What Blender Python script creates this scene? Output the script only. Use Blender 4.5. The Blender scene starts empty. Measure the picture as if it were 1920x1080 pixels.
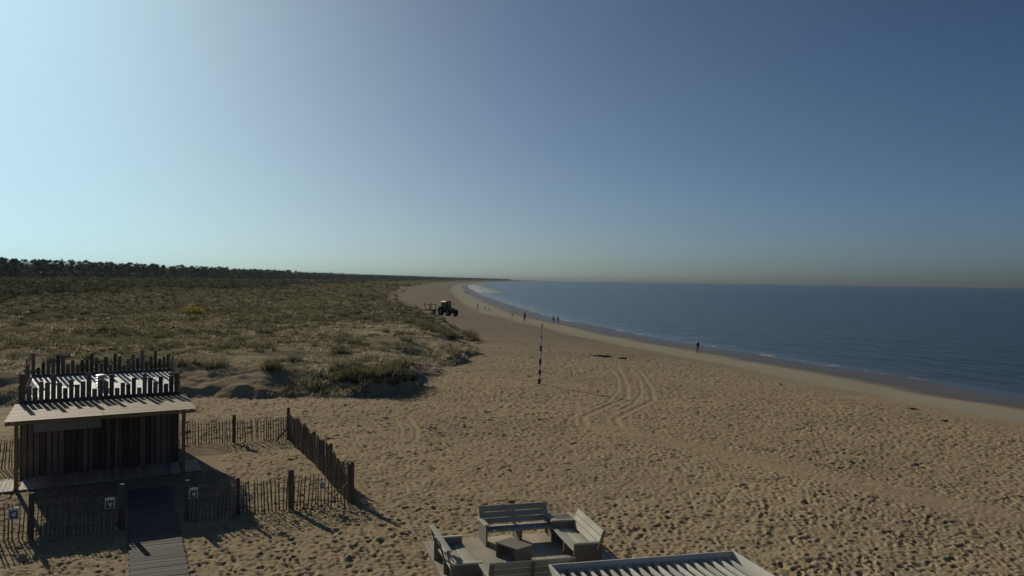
import bpy, bmesh, math, random
import numpy as np
from mathutils import Vector, Matrix, Quaternion

random.seed(7)
RNG = np.random.default_rng(11)
R = math.radians
scene = bpy.context.scene
COL = scene.collection

# ------------------------------------------------------------------ camera, sky, sun, exposure
cam_data = bpy.data.cameras.new('camera')
cam = bpy.data.objects.new('camera', cam_data)
COL.objects.link(cam)
cam_data.sensor_width = 36.0
cam_data.lens = 30.0
cam_data.clip_start = 0.1
cam_data.clip_end = 60000.0
CAM_H = 7.2
_roll, _pitch = R(0.802), R(0.537)
_r0, _u0 = Vector((1, 0, 0)), Vector((0, math.sin(_pitch), math.cos(_pitch)))
_r = math.cos(_roll) * _r0 + math.sin(_roll) * _u0
_u = -math.sin(_roll) * _r0 + math.cos(_roll) * _u0
_f = Vector((0, math.cos(_pitch), -math.sin(_pitch)))
cam.matrix_world = Matrix(((_r.x, _u.x, -_f.x, 0), (_r.y, _u.y, -_f.y, 0), (_r.z, _u.z, -_f.z, CAM_H), (0, 0, 0, 1)))
scene.camera = cam

SUN_AZ, SUN_EL = R(36.5), R(22.4)          # azimuth is measured to the left of straight ahead (+Y)
world = bpy.data.worlds.new('World')
scene.world = world
world.use_nodes = True
wn, wl = world.node_tree.nodes, world.node_tree.links
wn.clear()
sky = wn.new('ShaderNodeTexSky')
sky.sky_type = 'NISHITA'
sky.sun_disc = False
sky.sun_elevation = SUN_EL
sky.sun_rotation = -SUN_AZ
sky.altitude = 0
sky.air_density = 0.5
sky.dust_density = 1.4
sky.ozone_density = 3.0
sky_gam = wn.new('ShaderNodeGamma')          # the camera's soft tone response, over the whole sky alike
sky_gam.inputs['Gamma'].default_value = 1.2
sky_tint = wn.new('ShaderNodeMix')
sky_tint.data_type = 'RGBA'
sky_tint.blend_type = 'MULTIPLY'
sky_tint.inputs[0].default_value = 1.0
sky_tint.inputs[7].default_value = (0.635, 0.737, 0.71, 1)
bg = wn.new('ShaderNodeBackground')
bg.inputs['Strength'].default_value = 0.05
wo = wn.new('ShaderNodeOutputWorld')
wl.new(sky.outputs[0], sky_gam.inputs[0])
sky_den = wn.new('ShaderNodeVectorMath')     # highlights near the sun roll off as they do in the camera
sky_den.operation = 'MULTIPLY_ADD'
sky_den.inputs[1].default_value = (1 / 19.5, 1 / 27.5, 1 / 37.5)
sky_den.inputs[2].default_value = (1, 1, 1)
sky_div = wn.new('ShaderNodeVectorMath')
sky_div.operation = 'DIVIDE'
wl.new(sky_gam.outputs[0], sky_den.inputs[0])
wl.new(sky_gam.outputs[0], sky_div.inputs[0])
wl.new(sky_den.outputs[0], sky_div.inputs[1])
wl.new(sky_div.outputs[0], sky_tint.inputs[6])
wl.new(sky_tint.outputs[2], bg.inputs[0])
wl.new(bg.outputs[0], wo.inputs[0])

sun_data = bpy.data.lights.new('sun', 'SUN')
sun_data.energy = 2.7
sun_data.angle = R(0.53)
sun_data.color = (1.0, 0.92, 0.76)
sun = bpy.data.objects.new('sun', sun_data)
COL.objects.link(sun)
_sd = Vector((-math.sin(SUN_AZ) * math.cos(SUN_EL), math.cos(SUN_AZ) * math.cos(SUN_EL), math.sin(SUN_EL)))
sun.rotation_euler = (-_sd).to_track_quat('-Z', 'Y').to_euler()
sun.location = (0, 0, 60)

vs = scene.view_settings
vs.view_transform = 'Standard'
vs.look = 'None'
vs.exposure = 0.25
vs.gamma = 1.0
vs.use_curve_mapping = False

# ------------------------------------------------------------------ numeric helpers
_LAT = RNG.random((256, 256))


def vnoise(x, y, seed=0):
    x = np.asarray(x, float) + seed * 17.37
    y = np.asarray(y, float) + seed * 41.11
    xi, yi = np.floor(x).astype(np.int64), np.floor(y).astype(np.int64)
    fx, fy = x - xi, y - yi
    fx = fx * fx * (3 - 2 * fx)
    fy = fy * fy * (3 - 2 * fy)
    a = _LAT[xi & 255, yi & 255]
    b = _LAT[(xi + 1) & 255, yi & 255]
    c = _LAT[xi & 255, (yi + 1) & 255]
    d = _LAT[(xi + 1) & 255, (yi + 1) & 255]
    return (a * (1 - fx) + b * fx) * (1 - fy) + (c * (1 - fx) + d * fx) * fy - 0.5


def fbm(x, y, s, seed=0, octv=3):
    t, a, k = 0, 1.0, 1.0 / s
    for i in range(octv):
        t = t + a * vnoise(x * k, y * k, seed + i * 3)
        a *= 0.5
        k *= 2.03
    return t


def sstep(a, b, x):
    t = np.clip((x - a) / (b - a), 0, 1)
    return t * t * (3 - 2 * t)


def poly_sdist(X, Y, pts):
    """signed distance to an open polyline; positive on the left of its direction"""
    X, Y = np.asarray(X, float), np.asarray(Y, float)
    best = np.full(X.shape, 1e18)
    sign = np.ones(X.shape)
    for (x0, y0), (x1, y1) in zip(pts[:-1], pts[1:]):
        dx, dy = x1 - x0, y1 - y0
        L2 = dx * dx + dy * dy
        t = np.clip(((X - x0) * dx + (Y - y0) * dy) / L2, 0, 1)
        qx, qy = X - (x0 + t * dx), Y - (y0 + t * dy)
        d = qx * qx + qy * qy
        cr = dx * qy - dy * qx
        m = d < best
        best = np.where(m, d, best)
        sign = np.where(m, np.where(cr >= 0, 1.0, -1.0), sign)
    return np.sqrt(best) * sign


SHORE = [(240, -400), (140, -160), (92, -50), (75, 0), (64, 35), (57, 54), (47.8, 79.6), (43, 99.5), (31.5, 138), (21, 192), (12.5, 230), (1, 340),
         (-22, 604), (-50, 1020), (-74, 1420), (-86, 2000), (-80, 2800), (-45, 4000), (40, 5800), (190, 8200), (420, 11500), (600, 13200)]
TOE = [(-70, 30), (-45, 40), (-28, 45.6), (-22, 48.2), (-17.5, 49.6), (-14.6, 49.2), (-12.8, 50.4), (-10.6, 50.6), (-8.6, 51.2), (-6.2, 55), (-5.2, 62),
       (-4.6, 74), (-3.2, 88), (-4.2, 104), (-9, 132), (-18, 183), (-31, 240), (-50, 360), (-76, 604), (-104, 1020), (-128, 1420), (-142, 2000), (-136, 2800),
       (-105, 4000), (-20, 5800), (130, 8200), (360, 11500), (840, 16000)]

# footprints, ruts and ripples stamped into a raster of the near beach
GX0, GY0, GRES, GNX, GNY = -25.0, 9.0, 0.04, 1600, 2250
FOOT = np.zeros((GNX, GNY), np.float32)


def stamp_footprints(n, r0, r1, d0, d1, half):
    px = RNG.uniform(GX0 + 1, GX0 + GNX * GRES - 1, n)
    py = GY0 + 1 + (GNY * GRES - 2) * RNG.random(n) ** 1.25
    ang = RNG.uniform(0, math.pi, n)
    la = RNG.uniform(r0, r1, n)
    lb = la * RNG.uniform(0.45, 0.8, n)
    dep = RNG.uniform(d0, d1, n) * RNG.uniform(0.5, 0.92, n)
    gx, gy = np.meshgrid(np.arange(-half, half + 1) * GRES, np.arange(-half, half + 1) * GRES, indexing='ij')
    ix = ((px - GX0) / GRES).astype(int)
    iy = ((py - GY0) / GRES).astype(int)
    for i in range(n):
        if ix[i] < half or iy[i] < half or ix[i] >= GNX - half - 1 or iy[i] >= GNY - half - 1:
            continue
        c, s = math.cos(ang[i]), math.sin(ang[i])
        u = (gx * c + gy * s) / la[i]
        v = (-gx * s + gy * c) / lb[i]
        q = u * u + v * v
        FOOT[ix[i] - half:ix[i] + half + 1, iy[i] - half:iy[i] + half + 1] += (dep[i] * (0.42 * np.exp(-(np.sqrt(q) - 1.45) ** 2 / 0.16) - np.exp(-q * 1.1))).astype(np.float32)


stamp_footprints(175000, 0.06, 0.105, 0.045, 0.12, 6)
stamp_footprints(8500, 0.13, 0.24, 0.03, 0.085, 12)
FOOT = np.clip(FOOT, -0.20, 0.13)


def sample_foot(X, Y):
    fx = np.clip((X - GX0) / GRES, 0, GNX - 2.001)
    fy = np.clip((Y - GY0) / GRES, 0, GNY - 2.001)
    i, j = fx.astype(int), fy.astype(int)
    a, b = fx - i, fy - j
    v = (FOOT[i, j] * (1 - a) + FOOT[i + 1, j] * a) * (1 - b) + (FOOT[i, j + 1] * (1 - a) + FOOT[i + 1, j + 1] * a) * b
    edge = np.minimum(np.minimum(X - GX0, GX0 + GNX * GRES - X), np.minimum(Y - GY0, GY0 + GNY * GRES - Y))
    return v * sstep(0.5, 6, edge)


# wheel tracks: (polyline, half gauge, rut width)
TRACKS = [
    ([(10.3, 77.0), (10.0, 70.5), (9.1, 60.5), (8.2, 54.0), (6.3, 49.2), (4.7, 45.2), (4.6, 42.5), (6.2, 39.9), (8.8, 36.9), (11.6, 33.2), (14.2, 29.4), (16.5, 26.2)], 0.85, 0.24),
    ([(9.3, 74.0), (9.2, 66.5), (8.0, 57.5), (6.6, 51.5), (5.0, 47.6)], 0.8, 0.16),
    ([(2.4, 60.0), (6.0, 66.3), (10.5, 67.2), (16.5, 62.5)], 0.7, 0.22),
    ([(-6.0, 45.5), (-4.8, 40.5), (-4.4, 36.6)], 0.35, 0.13),
    ([(-6.4, 31.5), (-5.0, 28.6), (-4.6, 26.2)], 0.0, 0.12),
]
# places where sand is trodden flat or covered by boards: (polyline, half width)
FLATS = [([(-7.6, 18.6), (-11.9, 28.2)], 0.58), ([(-17.9, 27.6), (-11.4, 32.1)], 0.95), ([(-18.0, 30.2), (-13.4, 33.4)], 2.2), ([(0.95, 18.4), (0.15, 21.2)], 2.0)]


def ground(X, Y, detail=True, full=False):
    X, Y = np.asarray(X, float), np.asarray(Y, float)
    d = poly_sdist(X, Y, SHORE)
    s = poly_sdist(X, Y, TOE)
    far = np.clip(np.hypot(X, Y) / 60, 0.3, 6)
    dn = d + fbm(X, Y, 14, 3) * 2.0
    z = np.interp(dn, [-3000, -200, -30, 0, 11, 20, 24, 40, 54, 80], [-40, -9, -4.2, -3.06, -2.5, -1.72, -1.36, -0.4, 0.0, 0.06])
    z = z + fbm(X, Y, 9, 5, 2) * 0.10 * sstep(20, 30, d)
    sw = s + fbm(X, Y, 5.0, 21, 3) * 1.6 * np.clip(far, 0.6, 3) + fbm(X, Y, 40, 31, 2) * 3 * sstep(90, 200, np.hypot(X, Y))
    steep = np.clip(0.5 + 2.4 * vnoise((X + Y * 0.35) / 5.2, Y / 60.0, 40), 0, 1)
    ramp = (1 - steep) * sstep(-0.6, 7.5, sw) + steep * (0.9 * sstep(0.0, 1.25, sw) + 0.1 * sstep(1.0, 6, sw))
    hgt = 1.15 + 0.5 * vnoise((X + Y * 0.2) / 9.0, Y / 30, 50)
    dune = ramp * hgt + np.interp(sw, [0, 10, 60, 180, 330, 800], [0, 0.25, 0.8, 1.8, 3.4, 5.0])
    dune = dune + sstep(1.5, 9, sw) * (fbm(X, Y, 6.5, 60, 3) * 0.62 + fbm(X, Y, 24, 70, 2) * 1.0 * sstep(6, 40, sw)) + sstep(40, 120, sw) * fbm(X, Y, 70, 77, 2) * 1.6
    dune = dune + fbm(X, Y, 1.5, 66, 3) * 0.34 * sstep(-0.2, 0.6, sw) * (1 - sstep(3.5, 7, sw)) * (np.hypot(X, Y) < 130)
    z = z + np.where(sw > -0.6, dune, 0)
    if detail:
        amp = sstep(21, 30, dn) * (1 - 0.75 * sstep(-1.0, 1.5, sw))
        flat = np.zeros_like(z)
        rut = np.zeros_like(z)
        near = (np.hypot(X, Y) < 110)
        for pts, hg, w in TRACKS:
            q = poly_sdist(X, Y, pts)
            ends = np.minimum(np.hypot(X - pts[0][0], Y - pts[0][1]), np.hypot(X - pts[-1][0], Y - pts[-1][1]))
            core = np.abs(np.abs(q) - hg)
            inside = sstep(0, 2.5, ends) * near
            flat = np.maximum(flat, 0.8 * np.exp(-(core / (w * 1.5)) ** 2) * inside)
            rut = rut + (-0.026 * np.exp(-(core / (w * 0.6)) ** 2) + 0.024 * np.exp(-((core - w * 1.15) / (w * 0.45)) ** 2)) * inside
        q = poly_sdist(X, Y, [(4.6, 42.5), (8.8, 36.9), (16.5, 26.2), (20, 21)])
        flat = np.maximum(flat, 0.8 * np.exp(-(q / 0.75) ** 2) * near)
        for pts, w in FLATS:
            q = np.abs(poly_sdist(X, Y, pts))
            flat = np.maximum(flat, sstep(w + 0.12, w - 0.05, q))
        amp = amp * np.interp(np.hypot(X, Y), [30, 48, 90], [1.0, 1.55, 1.9]) * (1 - flat) * (0.92 + 0.35 * fbm(X, Y, 7, 90, 2))
        z = z + sample_foot(X, Y) * amp + rut + fbm(X, Y, 0.9, 95, 2) * 0.05 * sstep(21, 30, dn) * (1 - flat)
        z = z - 0.03 * sstep(0.9, 1.0, flat)
    if full:
        return z, d, sw
    return z


def veg_density(X, Y):
    """how closely plants cover the dune: thin by the hut and the near beach, closed farther along and inland"""
    q = np.interp(np.hypot(X, Y), [52, 80, 115, 160], [0.15, 0.50, 0.9, 1.0])
    return np.clip(q + 0.5 * fbm(X, Y, 16, 240, 2), 0, 1)


def gz(x, y):
    return float(ground(np.array([x]), np.array([y]), False)[0])


# ------------------------------------------------------------------ object helpers
def tag(o, label=None, cat=None, group=None, kind=None):
    if label: o['label'] = label
    if cat: o['category'] = cat
    if group: o['group'] = group
    if kind: o['kind'] = kind
    return o


def empty(name, loc, rz=0.0, label=None, cat=None, group=None):
    o = bpy.data.objects.new(name, None)
    o.empty_display_size = 0.2
    COL.objects.link(o)
    o.location = loc
    o.rotation_euler = (0, 0, rz)
    return tag(o, label, cat, group)


def link(name, me, parent=None, mat=None):
    if mat is not None and not me.materials:
        me.materials.append(mat)
    o = bpy.data.objects.new(name, me)
    COL.objects.link(o)
    if parent is not None:
        o.parent = parent
    return o


def np_mesh(name, V, Fc, mat=None, attrs=None, smooth=False):
    """mesh from numpy arrays; faces all of one size"""
    me = bpy.data.meshes.new(name)
    V = np.ascontiguousarray(V, np.float32)
    Fc = np.ascontiguousarray(Fc, np.int32)
    k = Fc.shape[1]
    me.vertices.add(len(V))
    me.vertices.foreach_set('co', V.ravel())
    me.loops.add(Fc.size)
    me.loops.foreach_set('vertex_index', Fc.ravel())
    me.polygons.add(len(Fc))
    me.polygons.foreach_set('loop_start', np.arange(0, Fc.size, k, dtype=np.int32))
    me.polygons.foreach_set('loop_total', np.full(len(Fc), k, np.int32))
    if smooth:
        me.polygons.foreach_set('use_smooth', np.ones(len(Fc), bool))
    me.update(calc_edges=True)
    for an, av in (attrs or {}).items():
        at = me.attributes.new(an, 'FLOAT', 'POINT')
        at.data.foreach_set('value', np.ascontiguousarray(av, np.float32))
    if mat is not None:
        me.materials.append(mat)
    return me


class MB:
    """collects shapes into one mesh"""
    def __init__(self):
        self.v, self.f = [], []

    def add(self, vs_, fs_):
        n = len(self.v)
        self.v += [tuple(p) for p in vs_]
        self.f += [tuple(i + n for i in f) for f in fs_]
        return self

    def hexa(self, c):
        return self.add(c, [(0, 3, 2, 1), (4, 5, 6, 7), (0, 1, 5, 4), (1, 2, 6, 5), (2, 3, 7, 6), (3, 0, 4, 7)])

    def box(self, x0, x1, y0, y1, z0, z1):
        return self.hexa([(x0, y0, z0), (x1, y0, z0), (x1, y1, z0), (x0, y1, z0), (x0, y0, z1), (x1, y0, z1), (x1, y1, z1), (x0, y1, z1)])

    def bar(self, a, b, w, t, up=(0, 0, 1)):
        a, b = Vector(a), Vector(b)
        X = (b - a).normalized()
        Y = Vector(up).cross(X)
        if Y.length < 1e-4:
            Y = Vector((0, 1, 0)).cross(X)
        Y.normalize()
        Z = X.cross(Y)
        c = []
        for p in (a, b):
            for sy, sz in ((-1, -1), (1, -1), (1, 1), (-1, 1)):
                c.append(p + Y * sy * w / 2 + Z * sz * t / 2)
        return self.add(c, [(0, 3, 2, 1), (4, 5, 6, 7), (0, 1, 5, 4), (1, 2, 6, 5), (2, 3, 7, 6), (3, 0, 4, 7)])

    def tube(self, pts, rad, n=8, cap=True):
        if not isinstance(rad, (list, tuple)):
            rad = [rad] * len(pts)
        pts = [Vector(p) for p in pts]
        vs_, fs_ = [], []
        for i, p in enumerate(pts):
            t = (pts[min(i + 1, len(pts) - 1)] - pts[max(i - 1, 0)]).normalized()
            a = t.orthogonal().normalized() if abs(t.z) > 0.9 else Vector((0, 0, 1)).cross(t).normalized()
            if abs(t.z) > 0.9:
                a = Vector((1, 0, 0)) - t * t.x
                a.normalize()
            b = t.cross(a)
            for k in range(n):
                an = 2 * math.pi * k / n
                vs_.append(p + (a * math.cos(an) + b * math.sin(an)) * rad[i])
        for i in range(len(pts) - 1):
            for k in range(n):
                fs_.append((i * n + k, i * n + (k + 1) % n, (i + 1) * n + (k + 1) % n, (i + 1) * n + k))
        if cap:
            fs_.append(tuple(reversed(range(n))))
            fs_.append(tuple((len(pts) - 1) * n + k for k in range(n)))
        return self.add(vs_, fs_)

    def mesh(self, name, mat=None, smooth=False):
        me = bpy.data.meshes.new(name)
        me.from_pydata(self.v, [], self.f)
        me.update()
        if smooth:
            me.polygons.foreach_set('use_smooth', [True] * len(me.polygons))
        if mat is not None:
            me.materials.append(mat)
        return me

    def build(self, name, mat, parent=None, smooth=False):
        return link(name, self.mesh(name, mat, smooth), parent)


# ------------------------------------------------------------------ materials
def new_mat(name):
    m = bpy.data.materials.new(name)
    m.use_nodes = True
    n, l = m.node_tree.nodes, m.node_tree.links
    b = n['Principled BSDF']
    return m, n, l, b


def ramp(n, stops):
    r = n.new('ShaderNodeValToRGB')
    e = r.color_ramp.elements
    while len(e) > 1:
        e.remove(e[-1])
    e[0].position, e[0].color = stops[0][0], (*stops[0][1], 1)
    for p, c in stops[1:]:
        x = e.new(p)
        x.color = (*c, 1)
    return r


def noise(n, l, vec, scale, detail=4, rough=0.6):
    t = n.new('ShaderNodeTexNoise')
    t.inputs['Scale'].default_value = scale
    t.inputs['Detail'].default_value = detail
    t.inputs['Roughness'].default_value = rough
    if vec is not None:
        l.new(vec, t.inputs['Vector'])
    return t


def mixc(n, l, fac, a, b, mode='MIX'):
    m = n.new('ShaderNodeMix')
    m.data_type = 'RGBA'
    m.blend_type = mode
    for sock, v in ((m.inputs[0], fac), (m.inputs[6], a), (m.inputs[7], b)):
        if isinstance(v, (int, float)):
            sock.default_value = v
        elif isinstance(v, tuple):
            sock.default_value = (*v, 1)
        else:
            l.new(v, sock)
    return m.outputs[2]


def mapr(n, l, v, a, b, c=0.0, d=1.0):
    m = n.new('ShaderNodeMapRange')
    m.interpolation_type = 'SMOOTHSTEP'
    for k, x in zip((1, 2, 3, 4), (a, b, c, d)):
        m.inputs[k].default_value = x
    l.new(v, m.inputs[0])
    return m.outputs[0]


def math_n(n, l, op, a, b=0.0):
    m = n.new('ShaderNodeMath')
    m.operation = op
    for s_, v in ((m.inputs[0], a), (m.inputs[1], b)):
        if isinstance(v, (int, float)):
            s_.default_value = v
        else:
            l.new(v, s_)
    return m.outputs[0]


def wood(name, dark, light, rough=0.75, vary=0.35, grain=26.0, spec=0.15):
    m, n, l, b = new_mat(name)
    tc = n.new('ShaderNodeTexCoord')
    mp = n.new('ShaderNodeMapping')
    mp.inputs['Scale'].default_value = (1.2, grain, grain)
    l.new(tc.outputs['Object'], mp.inputs[0])
    oi = n.new('ShaderNodeObjectInfo')
    ad = n.new('ShaderNodeVectorMath')
    ad.operation = 'ADD'
    l.new(mp.outputs[0], ad.inputs[0])
    sc = n.new('ShaderNodeVectorMath')
    sc.operation = 'SCALE'
    sc.inputs[0].default_value = (31, 57, 13)
    l.new(oi.outputs['Random'], sc.inputs['Scale'])
    l.new(sc.outputs[0], ad.inputs[1])
    g = noise(n, l, ad.outputs[0], 1.0, 5, 0.65)
    geo = n.new('ShaderNodeNewGeometry')
    w = noise(n, l, geo.outputs['Position'], 1.7, 3)
    f = math_n(n, l, 'ADD', math_n(n, l, 'MULTIPLY', g.outputs[0], 0.65), math_n(n, l, 'MULTIPLY', w.outputs[0], 0.35))
    rp = ramp(n, [(0.3, dark), (0.66, light)])
    l.new(f, rp.inputs[0])
    mr = mapr(n, l, oi.outputs['Random'], 0, 1, 1 - vary, 1 + vary * 0.4)
    sc2 = n.new('ShaderNodeVectorMath')
    sc2.operation = 'SCALE'
    l.new(rp.outputs[0], sc2.inputs[0])
    l.new(mr, sc2.inputs['Scale'])
    l.new(sc2.outputs[0], b.inputs['Base Color'])
    b.inputs['Roughness'].default_value = rough
    b.inputs['Specular IOR Level'].default_value = spec
    bp = n.new('ShaderNodeBump')
    bp.inputs['Strength'].default_value = 0.35
    bp.inputs['Distance'].default_value = 0.01
    l.new(g.outputs[0], bp.inputs['Height'])
    l.new(bp.outputs[0], b.inputs['Normal'])
    return m


def plain(name, col, rough=0.6, metal=0.0, vary=0.25, scale=6.0):
    m, n, l, b = new_mat(name)
    geo = n.new('ShaderNodeNewGeometry')
    t = noise(n, l, geo.outputs['Position'], scale, 4)
    rp = ramp(n, [(0.3, tuple(c * (1 - vary) for c in col)), (0.7, tuple(min(1, c * (1 + vary)) for c in col))])
    l.new(t.outputs[0], rp.inputs[0])
    l.new(rp.outputs[0], b.inputs['Base Color'])
    b.inputs['Roughness'].default_value = rough
    b.inputs['Metallic'].default_value = metal
    return m


def attr(n, name):
    a = n.new('ShaderNodeAttribute')
    a.attribute_name = name
    return a.outputs['Fac']


def leafy(name, stops, trans=0.35, rough=0.7):
    m, n, l, b = new_mat(name)
    rp = ramp(n, stops)
    l.new(attr(n, 'tint'), rp.inputs[0])
    l.new(rp.outputs[0], b.inputs['Base Color'])
    b.inputs['Roughness'].default_value = rough
    b.inputs['Specular IOR Level'].default_value = 0.03
    tr = n.new('ShaderNodeBsdfTranslucent')
    l.new(rp.outputs[0], tr.inputs[0])
    mx = n.new('ShaderNodeMixShader')
    mx.inputs[0].default_value = trans
    l.new(b.outputs[0], mx.inputs[1])
    l.new(tr.outputs[0], mx.inputs[2])
    l.new(mx.outputs[0], n['Material Output'].inputs[0])
    return m


def sand_material():
    m, n, l, b = new_mat('beach_sand')
    geo = n.new('ShaderNodeNewGeometry')
    P = geo.outputs['Position']
    d = attr(n, 'shore')
    big = noise(n, l, P, 0.09, 4, 0.55)
    mid = noise(n, l, P, 1.1, 5, 0.6)
    fine = noise(n, l, P, 16, 4, 0.7)
    dj = math_n(n, l, 'ADD', d, math_n(n, l, 'MULTIPLY', math_n(n, l, 'SUBTRACT', big.outputs[0], 0.5), 7.0))
    dry = ramp(n, [(0.3, (0.306, 0.238, 0.140)), (0.7, (0.428, 0.337, 0.205))])
    l.new(math_n(n, l, 'ADD', math_n(n, l, 'MULTIPLY', mid.outputs[0], 0.6), math_n(n, l, 'MULTIPLY', fine.outputs[0], 0.4)), dry.inputs[0])
    mauve = mixc(n, l, mapr(n, l, big.outputs[0], 0.42, 0.62, 0, 0.45), dry.outputs[0], (0.292, 0.227, 0.148))
    sepY = n.new('ShaderNodeSeparateXYZ')
    l.new(P, sepY.inputs[0])
    mauve = mixc(n, l, mapr(n, l, sepY.outputs['Y'], 50, 140, 0, 0.8), mauve, (0.202, 0.160, 0.119))
    pale = mixc(n, l, mid.outputs[0], (0.333, 0.297, 0.207), (0.378, 0.338, 0.239))
    wet = mixc(n, l, big.outputs[0], (0.112, 0.094, 0.079), (0.153, 0.126, 0.104))
    c1 = mixc(n, l, mapr(n, l, dj, 19.5, 23.5), pale, mauve)
    c2 = mixc(n, l, mapr(n, l, dj, 9.0, 13.5), wet, c1)
    l.new(c2, b.inputs['Base Color'])
    l.new(mapr(n, l, dj, 6.0, 13.0, 0.42, 0.95), b.inputs['Roughness'])
    l.new(mapr(n, l, dj, 8.0, 14.0, 0.30, 0.03), b.inputs['Specular IOR Level'])
    bp = n.new('ShaderNodeBump')
    bp.inputs['Strength'].default_value = 0.8
    bp.inputs['Distance'].default_value = 0.05
    # soft lumps and grain; lumps die out on the smooth wet sand
    lum = noise(n, l, P, 3.4, 4, 0.6)
    hsum = math_n(n, l, 'ADD', math_n(n, l, 'MULTIPLY', lum.outputs[0], 1.0), math_n(n, l, 'MULTIPLY', fine.outputs[0], 0.25))
    l.new(math_n(n, l, 'MULTIPLY', hsum, mapr(n, l, dj, 14, 26, 0.08, 1.0)), bp.inputs['Height'])
    l.new(bp.outputs[0], b.inputs['Normal'])
    return m


def dune_material():
    m, n, l, b = new_mat('dune_ground')
    geo = n.new('ShaderNodeNewGeometry')
    P = geo.outputs['Position']
    s = attr(n, 'inland')
    big = noise(n, l, P, 0.05, 4, 0.6)
    mid = noise(n, l, P, 0.45, 5, 0.65)
    fine = noise(n, l, P, 5.0, 5, 0.7)
    veg = attr(n, 'veg')
    sand = mixc(n, l, mid.outputs[0], (0.284, 0.223, 0.142), (0.414, 0.331, 0.214))
    litter = mixc(n, l, fine.outputs[0], (0.216, 0.180, 0.112), (0.540, 0.450, 0.297))
    green = mixc(n, l, fine.outputs[0], (0.104, 0.094, 0.056), (0.225, 0.194, 0.119))
    heath = mixc(n, l, mid.outputs[0], (0.072, 0.072, 0.043), (0.130, 0.119, 0.072))
    sj = math_n(n, l, 'ADD', s, math_n(n, l, 'MULTIPLY', math_n(n, l, 'SUBTRACT', mid.outputs[0], 0.5), 6.0))
    c = mixc(n, l, mapr(n, l, sj, 1.0, 5.0, 0, 0.75), sand, litter)
    vj = math_n(n, l, 'ADD', veg, math_n(n, l, 'MULTIPLY', math_n(n, l, 'SUBTRACT', mid.outputs[0], 0.5), 0.9))
    c = mixc(n, l, mapr(n, l, vj, 0.25, 0.75), c, green)
    sk = math_n(n, l, 'ADD', s, math_n(n, l, 'MULTIPLY', math_n(n, l, 'SUBTRACT', big.outputs[0], 0.5), 50.0))
    c = mixc(n, l, math_n(n, l, 'MULTIPLY', mapr(n, l, sk, 35, 90), mapr(n, l, veg, 0.5, 0.9)), c, heath)
    l.new(c, b.inputs['Base Color'])
    b.inputs['Roughness'].default_value = 0.95
    b.inputs['Specular IOR Level'].default_value = 0.0
    bp = n.new('ShaderNodeBump')
    bp.inputs['Strength'].default_value = 0.3
    bp.inputs['Distance'].default_value = 0.25
    l.new(math_n(n, l, 'ADD', math_n(n, l, 'MULTIPLY', fine.outputs[0], 0.4), mid.outputs[0]), bp.inputs['Height'])
    l.new(bp.outputs[0], b.inputs['Normal'])
    return m


def sea_material():
    m, n, l, b = new_mat('sea_water')
    geo = n.new('ShaderNodeNewGeometry')
    P = geo.outputs['Position']
    d = attr(n, 'offshore')
    y = n.new('ShaderNodeSeparateXYZ')
    l.new(P, y.inputs[0])
    mp = n.new('ShaderNodeMapping')
    mp.inputs['Rotation'].default_value = (0, 0, R(18))
    mp.inputs['Scale'].default_value = (0.5, 0.16, 0.5)
    l.new(P, mp.inputs[0])
    w1 = noise(n, l, mp.outputs[0], 0.55, 5, 0.62)
    w2 = noise(n, l, mp.outputs[0], 2.6, 4, 0.6)
    big = noise(n, l, mp.outputs[0], 0.035, 4, 0.6)
    deep = mixc(n, l, big.outputs[0], (0.006, 0.020, 0.024), (0.011, 0.030, 0.034))
    shal = mixc(n, l, mapr(n, l, d, 0.0, 16.0), (0.060, 0.058, 0.048), deep)
    # foam: broken lines of swash at the edge, breakers farther out on the distant bend
    fn = noise(n, l, P, 0.22, 4, 0.7)
    fl = noise(n, l, P, 1.4, 3, 0.6)
    edge = math_n(n, l, 'MULTIPLY', mapr(n, l, d, 0.75, 0.25), mapr(n, l, fn.outputs[0], 0.52, 0.64, 0, 0.7))
    dd = math_n(n, l, 'ADD', d, math_n(n, l, 'MULTIPLY', fn.outputs[0], 9.0))
    band = math_n(n, l, 'MULTIPLY', mapr(n, l, dd, 5.0, 6.0), mapr(n, l, dd, 8.0, 6.6))
    band = math_n(n, l, 'MULTIPLY', band, mapr(n, l, fl.outputs[0], 0.5, 0.62, 0, 0.6))
    band = math_n(n, l, 'MULTIPLY', band, mapr(n, l, y.outputs['Y'], 120, 330))
    surf = math_n(n, l, 'MULTIPLY', mapr(n, l, d, 40, 6), mapr(n, l, fn.outputs[0], 0.44, 0.56))
    surf = math_n(n, l, 'MULTIPLY', surf, math_n(n, l, 'MULTIPLY', mapr(n, l, y.outputs['Y'], 520, 760), mapr(n, l, y.outputs['Y'], 1900, 1500)))
    foam = math_n(n, l, 'MAXIMUM', edge, math_n(n, l, 'MAXIMUM', band, surf))
    c = mixc(n, l, foam, shal, (0.62, 0.62, 0.60))
    l.new(c, b.inputs['Base Color'])
    l.new(mapr(n, l, foam, 0, 0.6, 0.22, 0.9), b.inputs['Roughness'])
    b.inputs['IOR'].default_value = 1.333
    b.inputs['Specular Tint'].default_value = (0.62, 0.60, 0.47, 1)
    bp = n.new('ShaderNodeBump')
    bp.inputs['Strength'].default_value = 1.0
    bp.inputs['Distance'].default_value = 0.9
    hs = math_n(n, l, 'ADD', w1.outputs[0], math_n(n, l, 'MULTIPLY', w2.outputs[0], 0.3))
    l.new(math_n(n, l, 'MULTIPLY', hs, mapr(n, l, d, 0, 10, 0.05, 1.0)), bp.inputs['Height'])
    l.new(bp.outputs[0], b.inputs['Normal'])
    return m


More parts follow.
